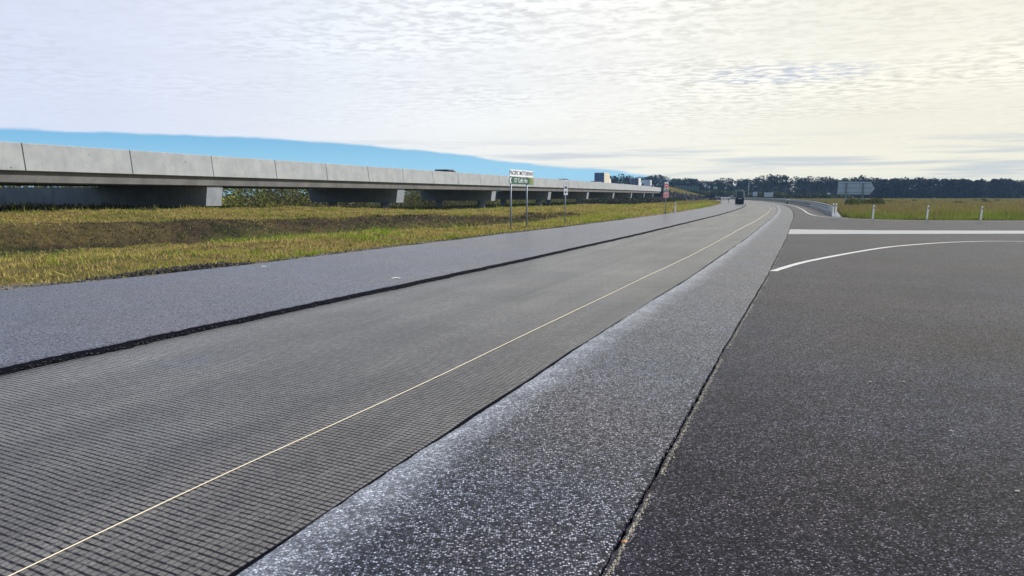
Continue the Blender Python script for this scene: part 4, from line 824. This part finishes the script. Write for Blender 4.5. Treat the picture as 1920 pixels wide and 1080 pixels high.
l_, r_ = bridge_place(1215, 5.0); truck('box_truck', 'truck with pale blue rear on the viaduct, rightmost of three', l_, r_, 'paint_white', 'sign_blue_grey', 8.0, 2.45, 4.2)
l_, r_ = bridge_place(1228.5, 3.6); car('white_van', 'white van with dark windows at the right end of the viaduct traffic', l_, r_, 'paint_white', 5.2, 1.95, 2.25, 'suv', cat='van')
def road_place(pxx, off, z=ZT + .012):
    best = min(np.arange(60, 410, .25), key=lambda s: abs(960 + 1400 * float(xy(s, off)[0]) / float(xy(s, off)[1]) - pxx)); return best
def on_road(s, off, z=ZT + .013):
    x, y = map(float, xy(s, off)); x2, y2 = map(float, xy(s + 1, off)); return (x, y, z), math.atan2(-(x2 - x), y2 - y)
l_, r_ = on_road(244, -9.6 - .4); l_ = (*at(1333.5, 232)[:2], .02); car('dark_wagon', 'dark four-wheel drive parked at the far verge, left of a dark sedan', l_, r_ - .05, 'paint_dark', 4.8, 1.9, 2.0)
l_ = (*at(1342.5, 226)[:2], .02); car('dark_sedan', 'dark low sedan parked at the far verge beside a four-wheel drive', l_, r_ - .05, 'paint_dark', 4.6, 1.85, 1.45, 'sedan')
l_ = (*at(1369.5, 330)[:2], .06); car('white_sedan', 'white car on the bend left of the road roller', l_, R(20), 'paint_white', 4.6, 1.9, 1.5, 'sedan')
l_ = (*at(1375.5, 322)[:2], .06); car('dark_van', 'dark tall car close behind the left side of the road roller', l_, R(-10), 'paint_dark', 4.6, 1.8, 1.9)
# bollards by the parked cars
x, y, _ = at(1349, 228); bo = None
for i, pxx in enumerate([1349.5, 1352, 1354.8, 1357.2, 1359.8, 1362.2, 1364.4]):
    x, y, _ = at(pxx, 232 + i * 7); 
    if bo is None:
        bo = thing('bollard', 'white roadworks bollard in the row between the parked dark cars and the roller', 'bollard', (x, y, .0), 0, 'white bollards in a row on the bend'); mb = MB(); mb.tube((0, 0, .06), (0, 0, 1.0), .13, .10, 10); mb.build('bollard_tube', 'paint_white', bo, True); mb = MB(); mb.tube((0, 0, 0), (0, 0, .06), .26, .22, 10); mb.build('base', 'rubber', bo)
    else: c = copy_tree(bo); c.location = (x, y, .0)
    (bo if i == 0 else c)['label'] = 'white roadworks bollard, ' + ORD[i] + ' of the row counted from the parked dark cars'
x, y, _ = at(1363.5, 163); t = thing('dark_stake', 'thin dark stake at the lane edge beyond the tip of the left verge', 'stake', (x, y, 0)); mb = MB(); mb.tube((0, 0, -.1), (0, 0, .8), .06, .05, 8); mb.build('stake', 'machine_dark', t); mb = MB(); mb.box(-.09, .09, -.07, .07, .8, .9, .01); mb.build('cap', 'rubber', t)
# road roller seen from behind
k = 136 / 1400.; x0, y0, _ = at(1383.7, 136); rl = thing('road_roller', 'dark road roller with a glazed cab and beacon compacting the left lane', 'road roller', (x0, y0, ZT + .012), R(-14))
hw = .70
mb = MB(); mb.tube((-hw + .05, -.9, .55), (hw - .05, -.9, .55), .55, n=28); mb.build('rear_drum', 'machine_dark', rl, False)
mb = MB(); mb.tube((-hw + .05, 2.3, .55), (hw - .05, 2.3, .55), .55, n=28); mb.build('front_drum', 'machine_dark', rl, False)
mb = MB(); mb.box(-hw, hw, -1.35, 2.9, .62, 1.18, .06); mb.box(-hw, -hw + .045, -1.3, -.5, .18, .62); mb.box(hw - .045, hw, -1.3, -.5, .18, .62); mb.box(-hw + .05, hw - .05, -1.52, -1.46, .10, .75); mb.build('chassis', 'machine_dark', rl)
mb = MB(); mb.box(-.30, .32, -1.40, -1.355, .92, 1.06, .01); mb.build('light_bar', 'paint_white', rl)
mb = MB(); mb.box(-hw + .12, hw - .12, -.75, .95, 1.183, 2.28, .05); mb.build('cab', 'glass_green', rl)
mb = MB(); mb.box(-hw + .04, hw - .02, -.9, 1.1, 2.285, 2.42, .04); mb.build('roof', 'machine_pale', rl)
for sx_ in (-1, 1):
    for yy in (-.78, .96): mb = MB(); mb.box(sx_ * (hw - .10) - .035, sx_ * (hw - .10) + .035, yy - .035, yy + .035, 1.185, 2.284); mb.build('cab_post', 'machine_pale', rl)
mb = MB(); mb.tube((hw + .02, -.95, 2.35), (hw + .06, -.95, 1.6), .035, n=8); mb.tube((hw + .06, -.95, 1.6), (hw + .20, -.95, 1.0), .035, n=8); mb.build('grab_rail', 'paint_white', rl)
mb = MB(); mb.tube((.42, 0, 2.42), (.42, 0, 2.62), .08, .07, 10); mb.build('beacon', 'amber', rl)
mb = MB(); mb.box(hw + .0, hw + .16, -.5, -.4, 1.15, 1.32, .02); mb.build('mirror', 'amber', rl)

# ------------------------------------------------------------------ air
m = bpy.data.materials.new('haze'); m.use_nodes = True; t = m.node_tree; t.nodes.clear(); o_ = N(t, 'ShaderNodeOutputMaterial'); v_ = N(t, 'ShaderNodeVolumePrincipled'); v_.inputs['Density'].default_value = .00022; v_.inputs['Color'].default_value = (.40, .64, 1, 1); t.links.new(v_.outputs[0], o_.inputs['Volume']); MATS['haze'] = m
USE_HAZE = True
if USE_HAZE:
    mb = MB(); mb.box(-1500, 1500, -60, 1200, -3, 22); hz = mb.build('haze', None); hz.data.materials.append(m); tag(hz, kind='stuff')
